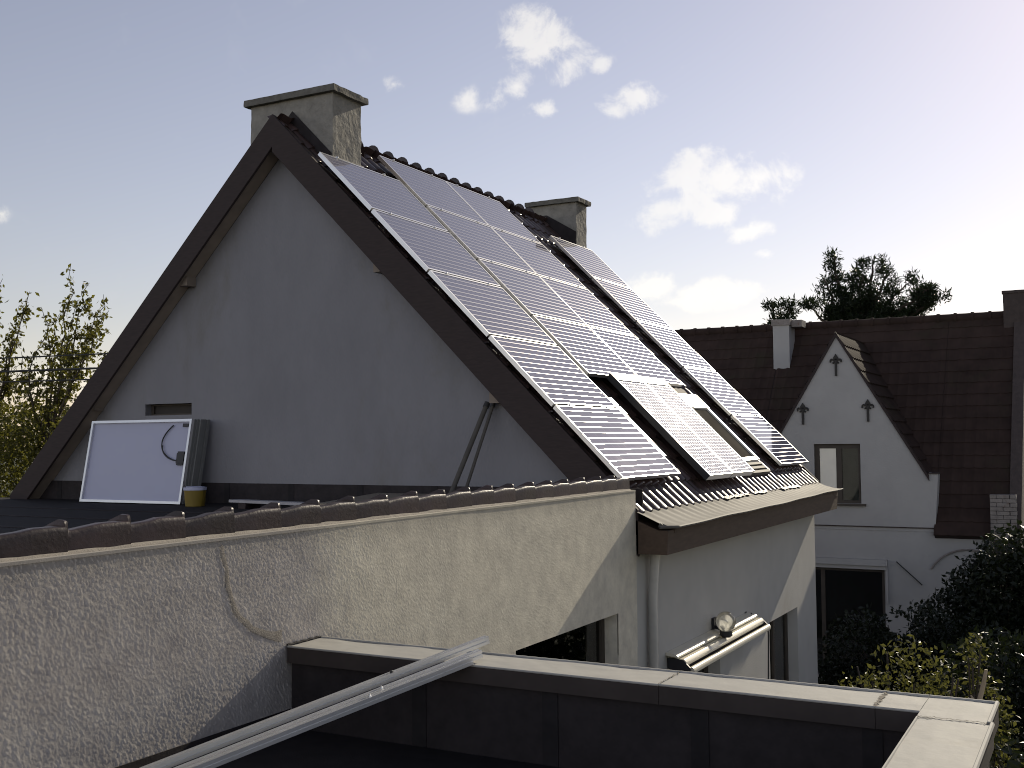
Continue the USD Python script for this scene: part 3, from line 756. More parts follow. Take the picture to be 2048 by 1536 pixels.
def smear(p0, p1, n, w, seed):
    """irregular dirty sealant along a joint"""
    r = np.random.default_rng(seed); p0, p1 = np.array(p0), np.array(p1); t = np.linspace(0, 1, n); d = p1 - p0; nn = np.array([-d[1], d[0], 0]) / np.linalg.norm(d)
    mid = p0 + t[:, None] * d + nn * r.normal(0, .004, n)[:, None]
    ww = np.abs(r.normal(w, w * .6, n))[:, None] + .001
    return grid_mesh(np.stack([mid - nn * ww, mid + [0, 0, .0006], mid + nn * ww], 1)[:, ::-1])


for args in (((-1.745, 4.578, PZ + .004), (-1.746, 4.852, PZ + .004), 30, .0015, 1), ((-.833, 4.58, PZ + .004), (-.834, 4.852, PZ + .004), 34, .006, 2), ((-.660, 4.489, PZ + .005), (-.40, 4.49, PZ + .005), 40, .003, 3)):
    part('joint_sealant', smear(*args), 'seam_dirt', ter)
part('mastic', tube([(XW + .006, 4.575 + .28 * t, PZ + .006 + .002 * math.sin(t * 30)) for t in np.linspace(0, 1, 24)], .007, 6), 'bitumen', ter)

# ------------------------------------------------------------------ aluminium mounting rails leaning across the coping
RD = np.array([.5, 1.0, .232]); RD /= np.linalg.norm(RD)


def rail_mesh(far, ln, w=.036, h=.036):
    far = np.array(far, float)
    prof = sbox(-w / 2, 0, w / 2, h).difference(sbox(-.007, h - .014, .007, h + .01)).difference(sbox(-w / 2 - .01, h * .40, -w / 2 + .010, h * .55)).difference(sbox(w / 2 - .010, h * .40, w / 2 + .01, h * .55)) \
        .difference(sbox(-w * .32, h * .12, w * .32, h * .30))
    m = trimesh.creation.extrude_polygon(prof, ln, engine='earcut')
    v = np.array(m.vertices); side = np.cross(RD, [0, 0, 1]); side /= np.linalg.norm(side); up = np.cross(side, RD)
    return trimesh.Trimesh(far + v[:, :1] * side + v[:, 1:2] * up - v[:, 2:] * RD, m.faces, process=False)


RAILS = [((-2.735, 4.812, -1.006), 2.38, 'longest aluminium mounting rail, furthest over the coping, leaning against the rough wall'),
         ((-2.694, 4.672, -1.046), 2.20, 'middle aluminium mounting rail lying across the parapet coping'),
         ((-2.690, 4.576, -1.063), 2.08, 'front aluminium mounting rail ending just on the coping edge')]
for far, ln, lab in RAILS:
    t = thing('mounting_rail', lab, 'metal rail', (far[0], far[1], far[2]), group='aluminium rails leaning on the parapet')
    part('profile', rail_mesh(far, ln), 'mill_aluminium', t)
    f = np.array(far) - RD * .55
    side = np.cross(RD, [0, 0, 1]); side /= np.linalg.norm(side); up = np.cross(side, RD)
    b = f + up * .034
    part('slot_bolt', cat(cyl(b, b + up * .006, .008, 6), cyl(b, b + up * .012, .004, 8)), 'dark_metal' if far[1] > 4.7 else 'mill_aluminium', t)

# ------------------------------------------------------------------ things on the flat roof
# stack of spare modules leaning on the gable wall
st_r = np.random.default_rng(3)
TOPY = [9.435 + .0412 * i for i in range(7)]
prev = None
for i in range(7):
    x0 = -10.915 + (0 if i == 0 else st_r.uniform(.0, .03)); yb = 9.235 + .0405 * i * .97; yt = TOPY[i] - .02
    up = np.array([0, yt - yb, .985]); up /= np.linalg.norm(up); ex = np.array([1.0, 0, 0]); nz = np.cross(ex, up)
    # the pale back faces the camera, the cells face the wall: x to the left, y up
    o = np.array([x0, yb + .042, -.697])
    M = Gf.Matrix4d(1, 0, 0, 0, *up, 0, *nz, 0, o[0], o[1], o[2] + EYE, 1)
    labs = ['front module of the leaning stack, its white back with black cable in view'] + [f'spare solar module leaning in the stack, {n} behind the white front one' for n in ('first', 'second', 'third', 'fourth', 'fifth')] + ['rearmost spare solar module of the leaning stack, touching the gable wall']
    if i == 0:
        p = thing('leaning_module', labs[0], 'solar panel', group='spare modules stacked against the gable', matrix=M)
        w, h, t = 1.65, .99, .042
        part('frame', cat(bx(0, w, 0, .03, 0, t), bx(0, w, h - .03, h, 0, t), bx(0, .03, .03, h - .03, 0, t), bx(w - .03, w, .03, h - .03, 0, t)), 'aluminium', p)
        part('backsheet', bx(.03, w - .03, .03, h - .03, .006, .012), 'white_backsheet', p)
        jb = cat(bx(w - .15, w - .05, .45, .61, .012, .040), bx(w - .155, w - .045, .47, .59, .012, .045))
        part('junction_box', jb, 'black_plastic', p)
        ang = np.linspace(0, 1, 24)
        pts = [(w - .15 - .29 * math.sin(a * math.pi * .86) ** .7 + .02 * a, .50 + .42 * a ** 1.2, .04 - .012 * a) for a in ang]
        part('cable', cat(tube(pts, .008, 6), tube([(q[0] + .015, q[1] - .03 * math.sin(k / 23 * 3.14), q[2]) for k, q in enumerate(pts[:14])], .007, 6)), 'rubber_cable', p)
        part('plug', bx(w - .14, w - .05, .90, .94, .012, .03), 'black_plastic', p)
        prev = None
    else:
        if prev is None:
            p = thing('leaning_module', labs[i], 'solar panel', group='spare modules stacked against the gable', matrix=M)
            w, h, t = 1.65, .99, .040
            part('frame', cat(bx(0, w, 0, .03, 0, t), bx(0, w, h - .03, h, 0, t), bx(0, .03, .03, h - .03, 0, t), bx(w - .03, w, .03, h - .03, 0, t)), 'anodised_grey', p)
            part('backsheet', bx(.03, w - .03, .03, h - .03, .006, .012), 'white_backsheet', p)
            prev = p
        else:
            copy_of(prev, 'leaning_module', M, labs[i], 'spare modules stacked against the gable')

bk = thing('bucket', 'yellow tub with a pale lid at the foot of the leaning modules', 'bucket', (-8.93, 9.13, -.70))
part('tub', tube([(-8.93, 9.13, -.697), (-8.93, 9.13, -.52)], [.105, .122], 20), 'bucket_yellow', bk, smooth=40)
part('lid', cat(tube([(-8.93, 9.13, -.519), (-8.93, 9.13, -.488)], .128, 20), tube([(-8.93, 9.13, -.487), (-8.93, 9.13, -.478)], .10, 20)), 'white_backsheet', bk, smooth=40)
pl = thing('plank', 'long pale plank lying raised on the dark flat roof beside the bucket', 'plank', (-7.5, 9.0, -.70))
part('board', hexa([(-8.36, 9.05, -.640), (-6.60, 8.72, -.640), (-6.58, 8.86, -.640), (-8.34, 9.19, -.640), (-8.36, 9.05, -.612), (-6.60, 8.72, -.612), (-6.58, 8.86, -.612), (-8.34, 9.19, -.612)]), 'pale_plank', pl)
for q in (.15, .85):
    cx, cy = -8.35 + 1.76 * q, 9.12 - .33 * q
    part('batten', bx(cx - .05, cx + .05, cy - .12, cy + .12, -.699, -.641), 'dark_wood', pl)
bd = thing('plywood_sheet', 'brownish board lying on the flat roof near the two leaning poles', 'board', (-6.5, 8.9, -.70))
part('board', hexa([(-6.45, 8.15, -.585), (-5.75, 8.15, -.585), (-6.05, 9.62, -.56), (-6.80, 9.62, -.56), (-6.45, 8.15, -.565), (-5.75, 8.15, -.565), (-6.05, 9.62, -.54), (-6.80, 9.62, -.54)]), 'plywood', bd)
part('batten', bx(-6.5, -5.8, 8.25, 8.35, -.699, -.586), 'dark_wood', bd)
part('batten', bx(-6.75, -6.1, 9.45, 9.55, -.699, -.566), 'dark_wood', bd)
for lab, top, bot, r in (('thicker left pole of two leaning on the gable wall under the roof edge', (-5.50, 9.70, .385), (-5.655, 9.09, -.695), .026), ('thinner right pole of two leaning on the gable wall under the roof edge', (-5.43, 9.71, .39), (-5.555, 9.21, -.695), .017)):
    p = thing('leaning_pole', lab, 'pole', bot, group='poles leaning on the gable')
    part('shaft', cyl(bot, top, r, 10), 'pole_wood', p, smooth=40)
    tt, bb = np.array(top), np.array(bot); d = (tt - bb) / np.linalg.norm(tt - bb)
    part('end_cap', cyl(tt - d * .05, tt + d * .004, r + .006, 10), 'dark_metal', p, smooth=40)

# ------------------------------------------------------------------ awning and globe lamp on the garden wall
aw = thing('awning', 'cream rolled-up awning cassette on the garden wall below the globe lamp', 'awning', (XS, 11.7, -2.3))
AY0, AY1 = 10.28, 13.02


def rounded(pts, r=.012):
    return Polygon(pts).buffer(-r).buffer(r, quad_segs=3)


X = XS
part('hood', cat(extrude(rounded([(X + .003, -2.075), (X + .095, -2.085), (X + .125, -2.105), (X + .125, -2.125), (X + .09, -2.112), (X + .003, -2.105)], .003), AY0 - .05, AY1), bx(X + .003, X + .02, AY0, AY1, -2.27, -2.106)), 'cream_metal', aw, smooth=30)
part('roller_cover', extrude(rounded([(X + .07, -2.14), (X + .17, -2.135), (X + .20, -2.165), (X + .185, -2.205), (X + .10, -2.215), (X + .07, -2.19)], .012), AY0, AY1 + .03), 'cream_metal', aw, smooth=30)
part('front_bar', cyl((X + .235, AY0 + .02, -2.245), (X + .235, AY1 + .06, -2.245), .036, 20), 'cream_metal', aw, smooth=40)
for yv in (AY0 - .012, AY1 + .035):
    part('end_cap', extrude(rounded([(X + .004, -2.13), (X + .16, -2.14), (X + .24, -2.215), (X + .235, -2.28), (X + .06, -2.265), (X + .004, -2.23)], .012), yv, yv + .022), 'black_plastic', aw)
part('rolled_cloth', cyl((X + .12, AY0 + .03, -2.235), (X + .12, AY1 - .02, -2.235), .03, 12), 'dark_wood', aw, smooth=40)
part('crank_rod', tube([(X + .23, AY1 + .07, -2.26), (X + .235, AY1 + .075, -2.34), (X + .215, AY1 + .06, -3.4)], .009, 8), 'dark_metal', aw)
lamp = thing('globe_lamp', 'clear glass globe lamp on a black wall bracket above the awning', 'lamp', (XS, 11.55, -2.1))
gc = np.array([-3.64, 11.60, -1.965])
part('globe', sphere(gc, .108, 4), 'lamp_glass', lamp, smooth=True)
part('bulb', cat(sphere(gc + [0, 0, -.005], .026, 2), cyl(gc + [0, 0, -.10], gc + [0, 0, -.02], .014, 10)), 'white_metal', lamp, smooth=40)
part('holder', cat(cyl(gc + [0, 0, -.150], gc + [0, 0, -.098], .068, 18), cyl(gc + [0, 0, -.165], gc + [0, 0, -.150], .05, 18)), 'black_plastic', lamp, smooth=40)
part('bracket', cat(bx(XS + .002, XS + .03, 11.66, 11.76, -2.07, -1.95), tube([(XS + .015, 11.70, -2.045), gc + [0, 0, -.10]], .018, 8)), 'black_plastic', lamp)
hk = thing('wall_hook', 'small dark hook on the garden wall above the awning end', 'hook', (XS, 12.95, -2.1))
part('plate', bx(XS + .001, XS + .01, 12.92, 12.98, -2.13, -2.06), 'dark_metal', hk)
part('peg', tube([(XS + .01, 12.95, -2.10), (XS + .07, 12.95, -2.10), (XS + .075, 12.95, -2.07)], .009, 8), 'dark_metal', hk)

# ------------------------------------------------------------------ the neighbour's house
YN = 23.0
nb = thing('neighbour_house', 'white neighbouring house with pointed gable and dark red tiled roof', 'house', (-5.5, 24.0, GROUND))
GX, GZ = -4.775, 2.14
gl = [(-2.872, -.72), (-2.95, -1.858), (-6.6, -1.858), (-6.68, -.72), (-6.45, -.69), (GX, GZ), (-3.10, -.69)]
gable = Polygon(gl)
wo = sbox(-5.275, -1.33, -4.345, -.118)
part('gable_wall', extrude(gable.difference(wo), YN, YN + .3), 'neighbour_white', nb)
dr = sbox(-6.6, GROUND, -3.93, -2.62)
part('front_wall', extrude(sbox(-11.5, GROUND, -1.72, -1.86).difference(dr), YN + .01, YN + .3), 'neighbour_white', nb)
part('string_course', bx(-6.6, -2.94, YN - .025, YN - .001, -1.795, -1.775), 'brick_brown', nb)
NE, NS = (-1.87, 22.88), 1.28


def nroof(x, y, h=0):
    return [x, y - h * .667, NE[0] + NS * (y - NE[1]) + h * .616]


RY = 26.45
# courses of tiles on the front slope, each course lapping the one below
def courses(x0, x1, y0, y1, plane, nrow, tile=.21, amp=.012, lift=.018):
    xs = np.arange(x0, x1 + .001, tile / 4)
    wv = amp * np.maximum(np.sin(np.arange(len(xs)) * np.pi / 2), -.4)
    out, yb = [], np.linspace(y0, y1, nrow + 1)
    for i in range(nrow):
        a, b = yb[i], yb[i + 1] + (yb[1] - yb[0]) * .12
        g = np.array([[plane(x, a, lift + w - .03) for x, w in zip(xs, wv)], [plane(x, a, lift + w) for x, w in zip(xs, wv)], [plane(x, b, w * .8) for x, w in zip(xs, wv)]])
        out.append(grid_mesh(g))
    return cat(out)


NRP = [(NE[1], NE[0] - .02), (RY, NE[0] + NS * (RY - NE[1]) - .02), (2 * RY - NE[1], NE[0] - .02), (2 * RY - NE[1] - .15, NE[0] - .12), (RY, NE[0] + NS * (RY - NE[1]) - .22), (NE[1] + .15, NE[0] - .12)]
yq = YN + .32
NRM = [(yq, NE[0] + NS * (yq - NE[1]) - .02)] + NRP[1:5] + [(yq, NE[0] + NS * (yq - NE[1]) - .22)]
nroofp = part('roof', cat(extrude(NRP, -11.5, -6.69, 'x'), extrude(NRM, -6.69, -2.96, 'x'), extrude(NRP, -2.96, -1.41, 'x')), 'dark_wood', nb)
part('roof_tiles', cat(courses(-11.5, -6.70, NE[1] - .03, RY, nroof, 18), courses(-6.70, -2.97, NE[1] - .03 + (RY - NE[1] + .03) / 18 * 2, RY, nroof, 16), courses(-2.965, -1.40, NE[1] - .03, RY, nroof, 18)), 'neighbour_tile', nroofp, kind='stuff')
RZ = NE[0] + NS * (RY - NE[1])
xk = -11.5
while xk < -1.75:
    part('ridge_tile', cat(tube([(xk, RY, RZ - .02), (xk + .37, RY, RZ - .02)], .105, 10), tube([(xk - .01, RY, RZ - .02), (xk + .05, RY, RZ - .02)], .125, 10)), 'neighbour_tile', nroofp, smooth=40)
    xk += .36
# cross roof behind the pointed gable
SLP = (GZ + .69) / (GX + 6.45)
for sg in (-1, 1):
    def plane(u, v, h=0, sg=sg):
        # u along the depth, v runs from eave to ridge in x
        x = GX + sg * (1.70 - v); return [x + sg * h * .86, u, GZ - SLP * (1.70 - v) + h * .5 + .01]
    ms = []
    us = np.arange(YN - .04, 26.2, .052)
    wv = .014 * np.maximum(np.sin(np.arange(len(us)) * np.pi / 2), -.4)
    vb = np.linspace(0, 1.70, 12)
    for i in range(11):
        a, b = vb[i], vb[i + 1] + .02
        ms.append(grid_mesh(np.array([[plane(u, a, .035 + w - .03) for u, w in zip(us, wv)], [plane(u, a, .035 + w) for u, w in zip(us, wv)], [plane(u, b, w * .8) for u, w in zip(us, wv)]])))
    part('cross_roof_tiles', cat(ms), 'neighbour_tile', nroofp, kind='stuff')
    P = [(GX, GZ + .05), (GX + sg * 1.74, GZ + .05 - SLP * 1.74), (GX + sg * 1.74, GZ - .055 - SLP * 1.74), (GX, GZ - .055)]
    part('verge_board', extrude(P, YN - .035, YN - .003), 'dark_wood', nb)
part('gable_shoulder', bx(-3.12, -2.86, YN - .02, YN + .3, -.722, -.70), 'brick_brown', nb)
# upper window with one pale and one grey pane
nw = part('upper_window', cat(bx(-5.275, -5.17, YN + .06, YN + .12, -1.33, -.118), bx(-4.40, -4.345, YN + .06, YN + .12, -1.33, -.118), bx(-5.17, -4.40, YN + .06, YN + .12, -.21, -.118),
                              bx(-5.17, -4.40, YN + .06, YN + .12, -1.33, -1.27), bx(-4.84, -4.73, YN + .06, YN + .12, -1.27, -.21)), 'window_wood', nb)
part('pane', bx(-4.73, -4.40, YN + .085, YN + .095, -1.27, -.21), 'window_glass', nw)
part('net_curtain', bx(-5.17, -4.84, YN + .066, YN + .072, -1.27, -.21), 'net_curtain', nw)  # curtain sheet in place of glass, pane reflection put into its pale colour
part('blind', bx(-4.73, -4.40, YN + .14, YN + .15, -1.27, -.21), 'blind_grey', nw)
part('window_sill', bx(-5.36, -4.25, YN - .06, YN + .06, -1.375, -1.333), 'window_wood', nb)
# wide garden door with a roller-blind box
gd = part('garden_door', cat(bx(-3.99, -3.935, YN + .05, YN + .13, GROUND + .02, -2.63), bx(-6.55, -3.99, YN + .05, YN + .13, -2.70, -2.63), bx(-5.2, -5.12, YN + .05, YN + .13, GROUND + .02, -2.70)), 'window_wood', nb)
part('pane', bx(-6.55, -3.99, YN + .085, YN + .095, GROUND + .05, -2.70), 'window_glass', gd)
part('blind_box', cat(bx(-6.6, -3.86, YN - .10, YN + .009, -2.56, -2.44), bx(-6.6, -3.89, YN - .06, YN + .009, -2.64, -2.562), bx(-3.90, -3.86, YN - .05, YN + .009, -3.30, -2.562)), 'neighbour_white', nb)
part('room', cat(bx(-7.0, -3.0, 24.9, 25.0, GROUND, -1.9), bx(-7, -3, YN + .35, 24.9, GROUND + .02, GROUND + .04), bx(-7, -3, YN + .35, 24.9, -1.95, -1.9)), 'room_dark', nb)
# arched hood mould of a walled-up cellar arch, and a stay wire
aa = np.linspace(math.radians(150), math.radians(35), 14)
part('arch_mould', tube([(-2.35 + .80 * math.cos(t), YN - .005, -2.98 + .80 * math.sin(t)) for t in aa], .022, 6), 'brick_whitewash', nb)
part('stay_wire', tube([(-3.695, YN - .02, -2.464), (-3.216, YN - .02, -2.903)], .012, 6), 'dark_metal', nb)


def anchor(cx, cz):
    """wrought-iron wall anchor: a stem with a pointed tip and two round lobes"""
    m = [bx(cx - .022, cx + .022, YN - .035, YN - .005, cz - .23, cz + .12), extrude([(cx, cz + .225), (cx + .055, cz + .14), (cx + .02, cz + .10), (cx - .02, cz + .10), (cx - .055, cz + .14)], YN - .035, YN - .006)]
    for sg in (-1, 1):
        th = np.linspace(-.6, 4.6, 12)
        m.append(tube([(cx + sg * (.068 + .042 * math.cos(t)), YN - .02, cz + .075 + .042 * math.sin(t)) for t in th], .019, 6))
        m.append(bx(cx + sg * .045 - .03, cx + sg * .045 + .03, YN - .034, YN - .007, cz + .085, cz + .12))
    return cat(m)


for cx, cz in ((-4.785, 1.51), (-5.48, .52), (-4.17, .56)):
    part('wall_anchor', anchor(cx, cz), 'wrought_iron', nb)
wc = part('white_chimney', bx(-6.77, -6.39, 25.62, 26.15, 1.55, 2.66), 'neighbour_white', nb)
part('chimney_head', cat(bx(-6.80, -6.36, 25.59, 26.18, 2.66, 2.80), bx(-6.36, -6.12, 25.75, 26.15, 2.62, 2.78)), 'brick_whitewash', wc)
part('end_parapet', extrude([(NE[1] - .02, NE[0] - .05), (RY, RZ - .05), (RY, RZ + .12), (NE[1] - .02, NE[0] + .12)], -1.62, -1.405, 'x'), 'brick_brown', nb)
bc = part('brick_chimney', bx(-1.83, -1.30, 26.2, 26.75, 1.8, 3.14), 'brick_brown', nb)
part('chimney_head', bx(-1.85, -1.28, 26.18, 26.77, 3.14, 3.20), 'brick_brown', bc)
part('side_wall', extrude([(NE[1] + .1, GROUND), (2 * RY - NE[1] - .1, GROUND), (2 * RY - NE[1] - .1, NE[0] - .05), (RY, RZ - .25), (NE[1] + .1, NE[0] - .05)], -1.66, -1.43, 'x'), 'brick_brown', nb)
pr = part('brick_pier', bx(-1.93, -1.47, 22.80, 23.0, GROUND, -1.95), 'brick_brown', nb)
ps = []
for i in range(11):
    for j in range(2):
        o = .0 if i % 2 else .115
        x0 = -1.93 + .23 * j - (.0 if i % 2 else .115); x1 = min(x0 + .222, -1.47); x0 = max(x0, -1.93)
        part('brick', bx(x0, x1, 22.80 + st_r.uniform(-.006, .006), 22.99, -1.95 + .078 * i, -1.95 + .078 * i + .070), 'brick_whitewash', pr)
    if not i % 2:
        part('brick', bx(-1.47 - .115 + .008, -1.47, 22.80, 22.99, -1.95 + .078 * i, -1.95 + .078 * i + .070), 'brick_whitewash', pr)


# ------------------------------------------------------------------ plants
def leaves(P, size, r, aspect=.5, droop=0.0, jitter=.35):
    """leaf-shaped folded blades (4 points each) at the points P, turned at random"""
    n = len(P)
    d = r.normal(0, 1, (n, 3)); d[:, 2] -= droop; d /= np.linalg.norm(d, axis=1, keepdims=True)
    e = np.cross(d, r.normal(0, 1, (n, 3))); e /= np.linalg.norm(e, axis=1, keepdims=True); nn = np.cross(d, e)
    L = size * (1 + jitter * r.uniform(-1, 1, n))[:, None]
    v = np.stack([P, P + d * L * .5 + e * L * aspect * .5 + nn * L * .08, P + d * L, P + d * L * .5 - e * L * aspect * .5 + nn * L * .08], 1).reshape(-1, 3)
    k = np.arange(n)[:, None] * 4
    return trimesh.Trimesh(v, np.vstack([k + [0, 1, 2], k + [0, 2, 3]]), process=False)


def curve(p0, p1, bend, r, n=9):
    p0, p1 = np.array(p0, float), np.array(p1, float); t = np.linspace(0, 1, n)[:, None]
    m = (p0 + p1) / 2 + np.array(bend)
    c = (1 - t) ** 2 * p0 + 2 * t * (1 - t) * m + t ** 2 * p1
    c[1:-1] += r.normal(0, .012, (n - 2, 3)) * np.linalg.norm(p1 - p0)
    return c


def airy_tree(name, label, base, crown, tips, seed, leaf=.11, lean=(0, 0, 0), mat='autumn_leaf', dens=1.0, lump=None):
    r = np.random.default_rng(seed)
    t = thing(name, label, 'tree', base)
    wood, P = [], []
    fork = np.array(crown, float)
    wood.append(tube(curve(base, fork, (.1, 0, 0), r, 8), np.linspace(.16, .09, 8), 8))
    for tip in tips:
        c = curve(fork, tip, (r.normal(0, .25), r.normal(0, .3), r.uniform(-.2, .3)), r, 14)
        wood.append(tube(c, np.linspace(.032, .005, 14), 5))
        ln = np.linalg.norm(c[-1] - c[0])
        for q in range(int(ln * 3.2)):
            a = r.uniform(.25, .93); i = int(a * 13); o = c[i]
            out = np.array([r.normal(0, 1), r.normal(0, .8), r.uniform(.1, 1.1)]); out /= np.linalg.norm(out)
            s = curve(o, o + out * r.uniform(.25, .75) * (1.15 - a), (0, 0, .05), r, 6)
            wood.append(tube(s, np.linspace(.010, .003, 6), 3))
            k = int(11 * dens); u = r.uniform(.15, 1.0, k)
            P.append(np.stack([np.interp(u * 5, range(6), s[:, m]) for m in range(3)], 1) + r.normal(0, .05, (k, 3)))
        k = int(ln * 18 * dens); u = r.uniform(.35, 1, k)
        P.append(np.stack([np.interp(u * 13, range(14), c[:, m]) for m in range(3)], 1) + r.normal(0, .055, (k, 3)))
    if lump is not None:
        for cc, rad, k in lump:
            q = r.normal(0, 1, (k, 3)); q /= np.linalg.norm(q, axis=1, keepdims=True); q *= (r.uniform(0, 1, (k, 1)) ** .45) * np.array(rad)
            w = np.array(cc) + q
            P.append(w[meshkit.noise(w * 2.2, seed) > .38])
    part('trunk', cat(wood), 'bark', t, smooth=40)
    part('crown', leaves(np.concatenate(P), leaf, r, .5, .8), mat, t)
    return t


airy_tree('leafy_tree', 'airy autumn tree with long upright shoots beyond the left roof slope', (-20.6, 16.3, GROUND), (-20.2, 16.2, .2),
          [(-19.25, 16.0, 3.85), (-18.45, 15.8, 3.35), (-18.15, 15.9, 3.1), (-19.95, 16.3, 2.85), (-17.75, 15.7, 2.72), (-20.3, 16.1, 3.0), (-18.9, 16.5, 2.6), (-19.5, 15.6, 2.3), (-18.5, 16.4, 1.9), (-20.4, 15.7, 2.0), (-18.9, 15.9, 3.0), (-19.6, 16.3, 1.5), (-18.3, 16.2, 2.4)],
          21, leaf=.115, dens=1.15, lump=[((-19.7, 16.1, .9), (1.0, .8, .9), 500), ((-20.3, 16.0, 0.2), (.9, .8, .7), 900), ((-19.6, 16.2, 1.9), (.9, .6, .5), 200)])
airy_tree('leafy_tree', 'taller autumn tree cut by the left picture edge, overhanging the wires', (-22.0, 15.8, GROUND), (-21.6, 15.9, .3),
          [(-21.45, 16.0, 3.7), (-20.75, 15.9, 3.05), (-21.2, 16.1, 2.6), (-20.3, 15.8, 3.3), (-21.9, 16.2, 3.4), (-22.4, 16.0, 3.0), (-21.2, 15.6, 2.0), (-20.9, 16.2, 1.7)],
          22, leaf=.115, dens=1.2, lump=[((-21.5, 16.0, .8), (.9, .8, 1.0), 500), ((-21.3, 15.7, .1), (.9, .8, .7), 800)])


def bushy(name, label, base, lobes, n, leaf, mat, seed, category='bush', stems=5, thr=.36, fr=2.0):
    r = np.random.default_rng(seed)
    t = thing(name, label, category, base)
    wood, P = [], []
    per = [np.prod(l[1]) ** (2 / 3) for l in lobes]; tot = sum(per)
    for (c, rad), w in zip(lobes, per):
        k = int(n * w / tot * 1.8)
        q = r.normal(0, 1, (k, 3)); q /= np.linalg.norm(q, axis=1, keepdims=True); q *= (r.uniform(0, 1, (k, 1)) ** .35) * np.array(rad)
        p = np.array(c) + q; p = p[p[:, 2] > GROUND + .02]
        P.append(p[meshkit.noise(p * fr, seed) > thr])
        for _ in range(max(1, stems)):
            e = np.array(c) + r.normal(0, .33, 3) * np.array(rad) + [0, 0, rad[2] * .35]
            wood.append(tube(curve(np.array(base) + np.append(r.normal(0, .08, 2), 0), e, (0, 0, .2), r, 8), np.linspace(.03, .006, 8), 5))
    part('stems', cat(wood), 'bark', t, smooth=40)
    part('foliage', leaves(np.concatenate(P), leaf, r, .55, .3), mat, t)
    return t


bushy('orange_hedge', 'dense yellowing hedge low at the left, behind the dark roof slope', (-21.0, 17.2, GROUND),
      [((-20.2, 17.0, -.9), (1.5, .8, 1.5)), ((-21.8, 17.1, -.3), (1.3, .8, 1.4)), ((-23.2, 17.2, -.3), (1.2, .8, 1.5)), ((-20.9, 17.2, -2.8), (2.4, .8, 1.8)), ((-20.6, 17.0, .0), (1.0, .7, .9)), ((-18.6, 17.1, -1.3), (1.2, .8, 1.1))], 9000, .12, 'autumn_leaf', 31, 'hedge', 6, .30)
bushy('dark_ivy_bush', 'large dark ivy bush climbing the foot of the neighbouring house', (-1.7, 19.8, GROUND),
      [((-1.60, 19.9, -2.70), (.90, .8, .85)), ((-1.2, 20.2, -2.2), (.9, .7, .75)), ((-2.1, 19.8, -3.45), (.95, .9, 1.0)), ((-.6, 20.0, -2.5), (.9, .8, .9)), ((-1.4, 19.6, -4.0), (1.6, .9, 1.0)), ((-.2, 19.5, -3.6), (1.3, .9, 1.3))], 15000, .10, 'hedge_leaf', 32, 'bush', 6, .25)
bushy('garden_hedge', 'low dark clipped hedge in front of the neighbouring garden door', (-3.0, 18.6, GROUND),
      [((-3.5, 18.6, -3.65), (.75, .6, .9)), ((-2.7, 18.7, -3.6), (.8, .6, .95)), ((-1.9, 18.6, -3.7), (.9, .6, .9)), ((-3.0, 18.5, -4.3), (1.5, .6, .7)), ((-4.0, 18.7, -4.15), (.6, .5, .55))], 9000, .085, 'hedge_leaf', 33, 'hedge', 5, .22)
bushy('sunlit_shrub', 'loose sunlit shrub with yellow-green leaves just behind the parapet', (-1.3, 7.9, GROUND),
      [((-1.50, 8.0, -1.93), (.28, .35, .33)), ((-1.22, 8.1, -1.80), (.33, .35, .42)), ((-1.02, 7.9, -1.95), (.28, .3, .38)), ((-1.60, 8.0, -2.25), (.3, .35, .4)), ((-1.1, 8.0, -2.4), (.5, .4, .6)), ((-1.3, 8.0, -3.4), (.5, .4, .8))], 4600, .040, 'shrub_leaf', 34, 'shrub', 5, .34, 5.0)
bushy('climbing_sprig', 'tall thin sunlit sprig rising above the parapet corner', (-.75, 7.9, GROUND),
      [((-.80, 8.0, -1.48), (.09, .10, .17)), ((-.76, 8.0, -1.75), (.12, .12, .2)), ((-.68, 8.0, -1.95), (.14, .14, .26)), ((-.66, 7.9, -2.25), (.18, .16, .3)), ((-.72, 7.9, -2.8), (.2, .2, .5))], 1100, .042, 'shrub_leaf', 35, 'shrub', 3, .2, 5.0)
bushy('dark_shrub', 'dark leafy shrub at the lower right, outside the parapet corner', (-.35, 6.6, GROUND),
      [((-.42, 6.7, -2.0), (.30, .35, .40)), ((-.25, 6.4, -1.95), (.28, .3, .42)), ((-.1, 6.3, -2.1), (.3, .3, .5)), ((-.3, 6.5, -2.9), (.5, .4, .7)), ((-.3, 6.5, -3.9), (.5, .5, .9))], 2000, .060, 'hedge_leaf', 36, 'shrub', 4, .3, 5.0)
bushy('tall_laurel', 'broad dark evergreen mass between the parapet and the ivy bush', (-1.4, 14.2, GROUND),
      [((-1.15, 14.3, -3.05), (.8, .6, .8)), ((-.3, 14.2, -2.75), (.8, .6, .85)), ((-1.5, 14.0, -3.8), (.9, .7, 1.0)), ((-.5, 14.2, -3.8), (1.0, .7, 1.1)), ((.4, 14.0, -3.2), (.8, .7, 1.3))], 9000, .09, 'hedge_leaf', 37, 'bush', 4, .25)
sk = thing('bare_stick', 'pale cut branch standing in front of the thin sprig', 'branch', (-.80, 7.6, -3.2))
part('stem', tube([(-.80, 7.6, -3.2), (-.765, 7.6, -2.2), (-.748, 7.6, -1.70), (-.715, 7.6, -1.57), (-.695, 7.6, -1.47)], [.02, .017, .016, .014, .010], 8), 'cut_branch', sk, smooth=40)
part('side_twig', tube([(-.748, 7.6, -1.70), (-.775, 7.6, -1.665), (-.79, 7.6, -1.64)], [.010, .008, .005], 6), 'cut_branch', sk)


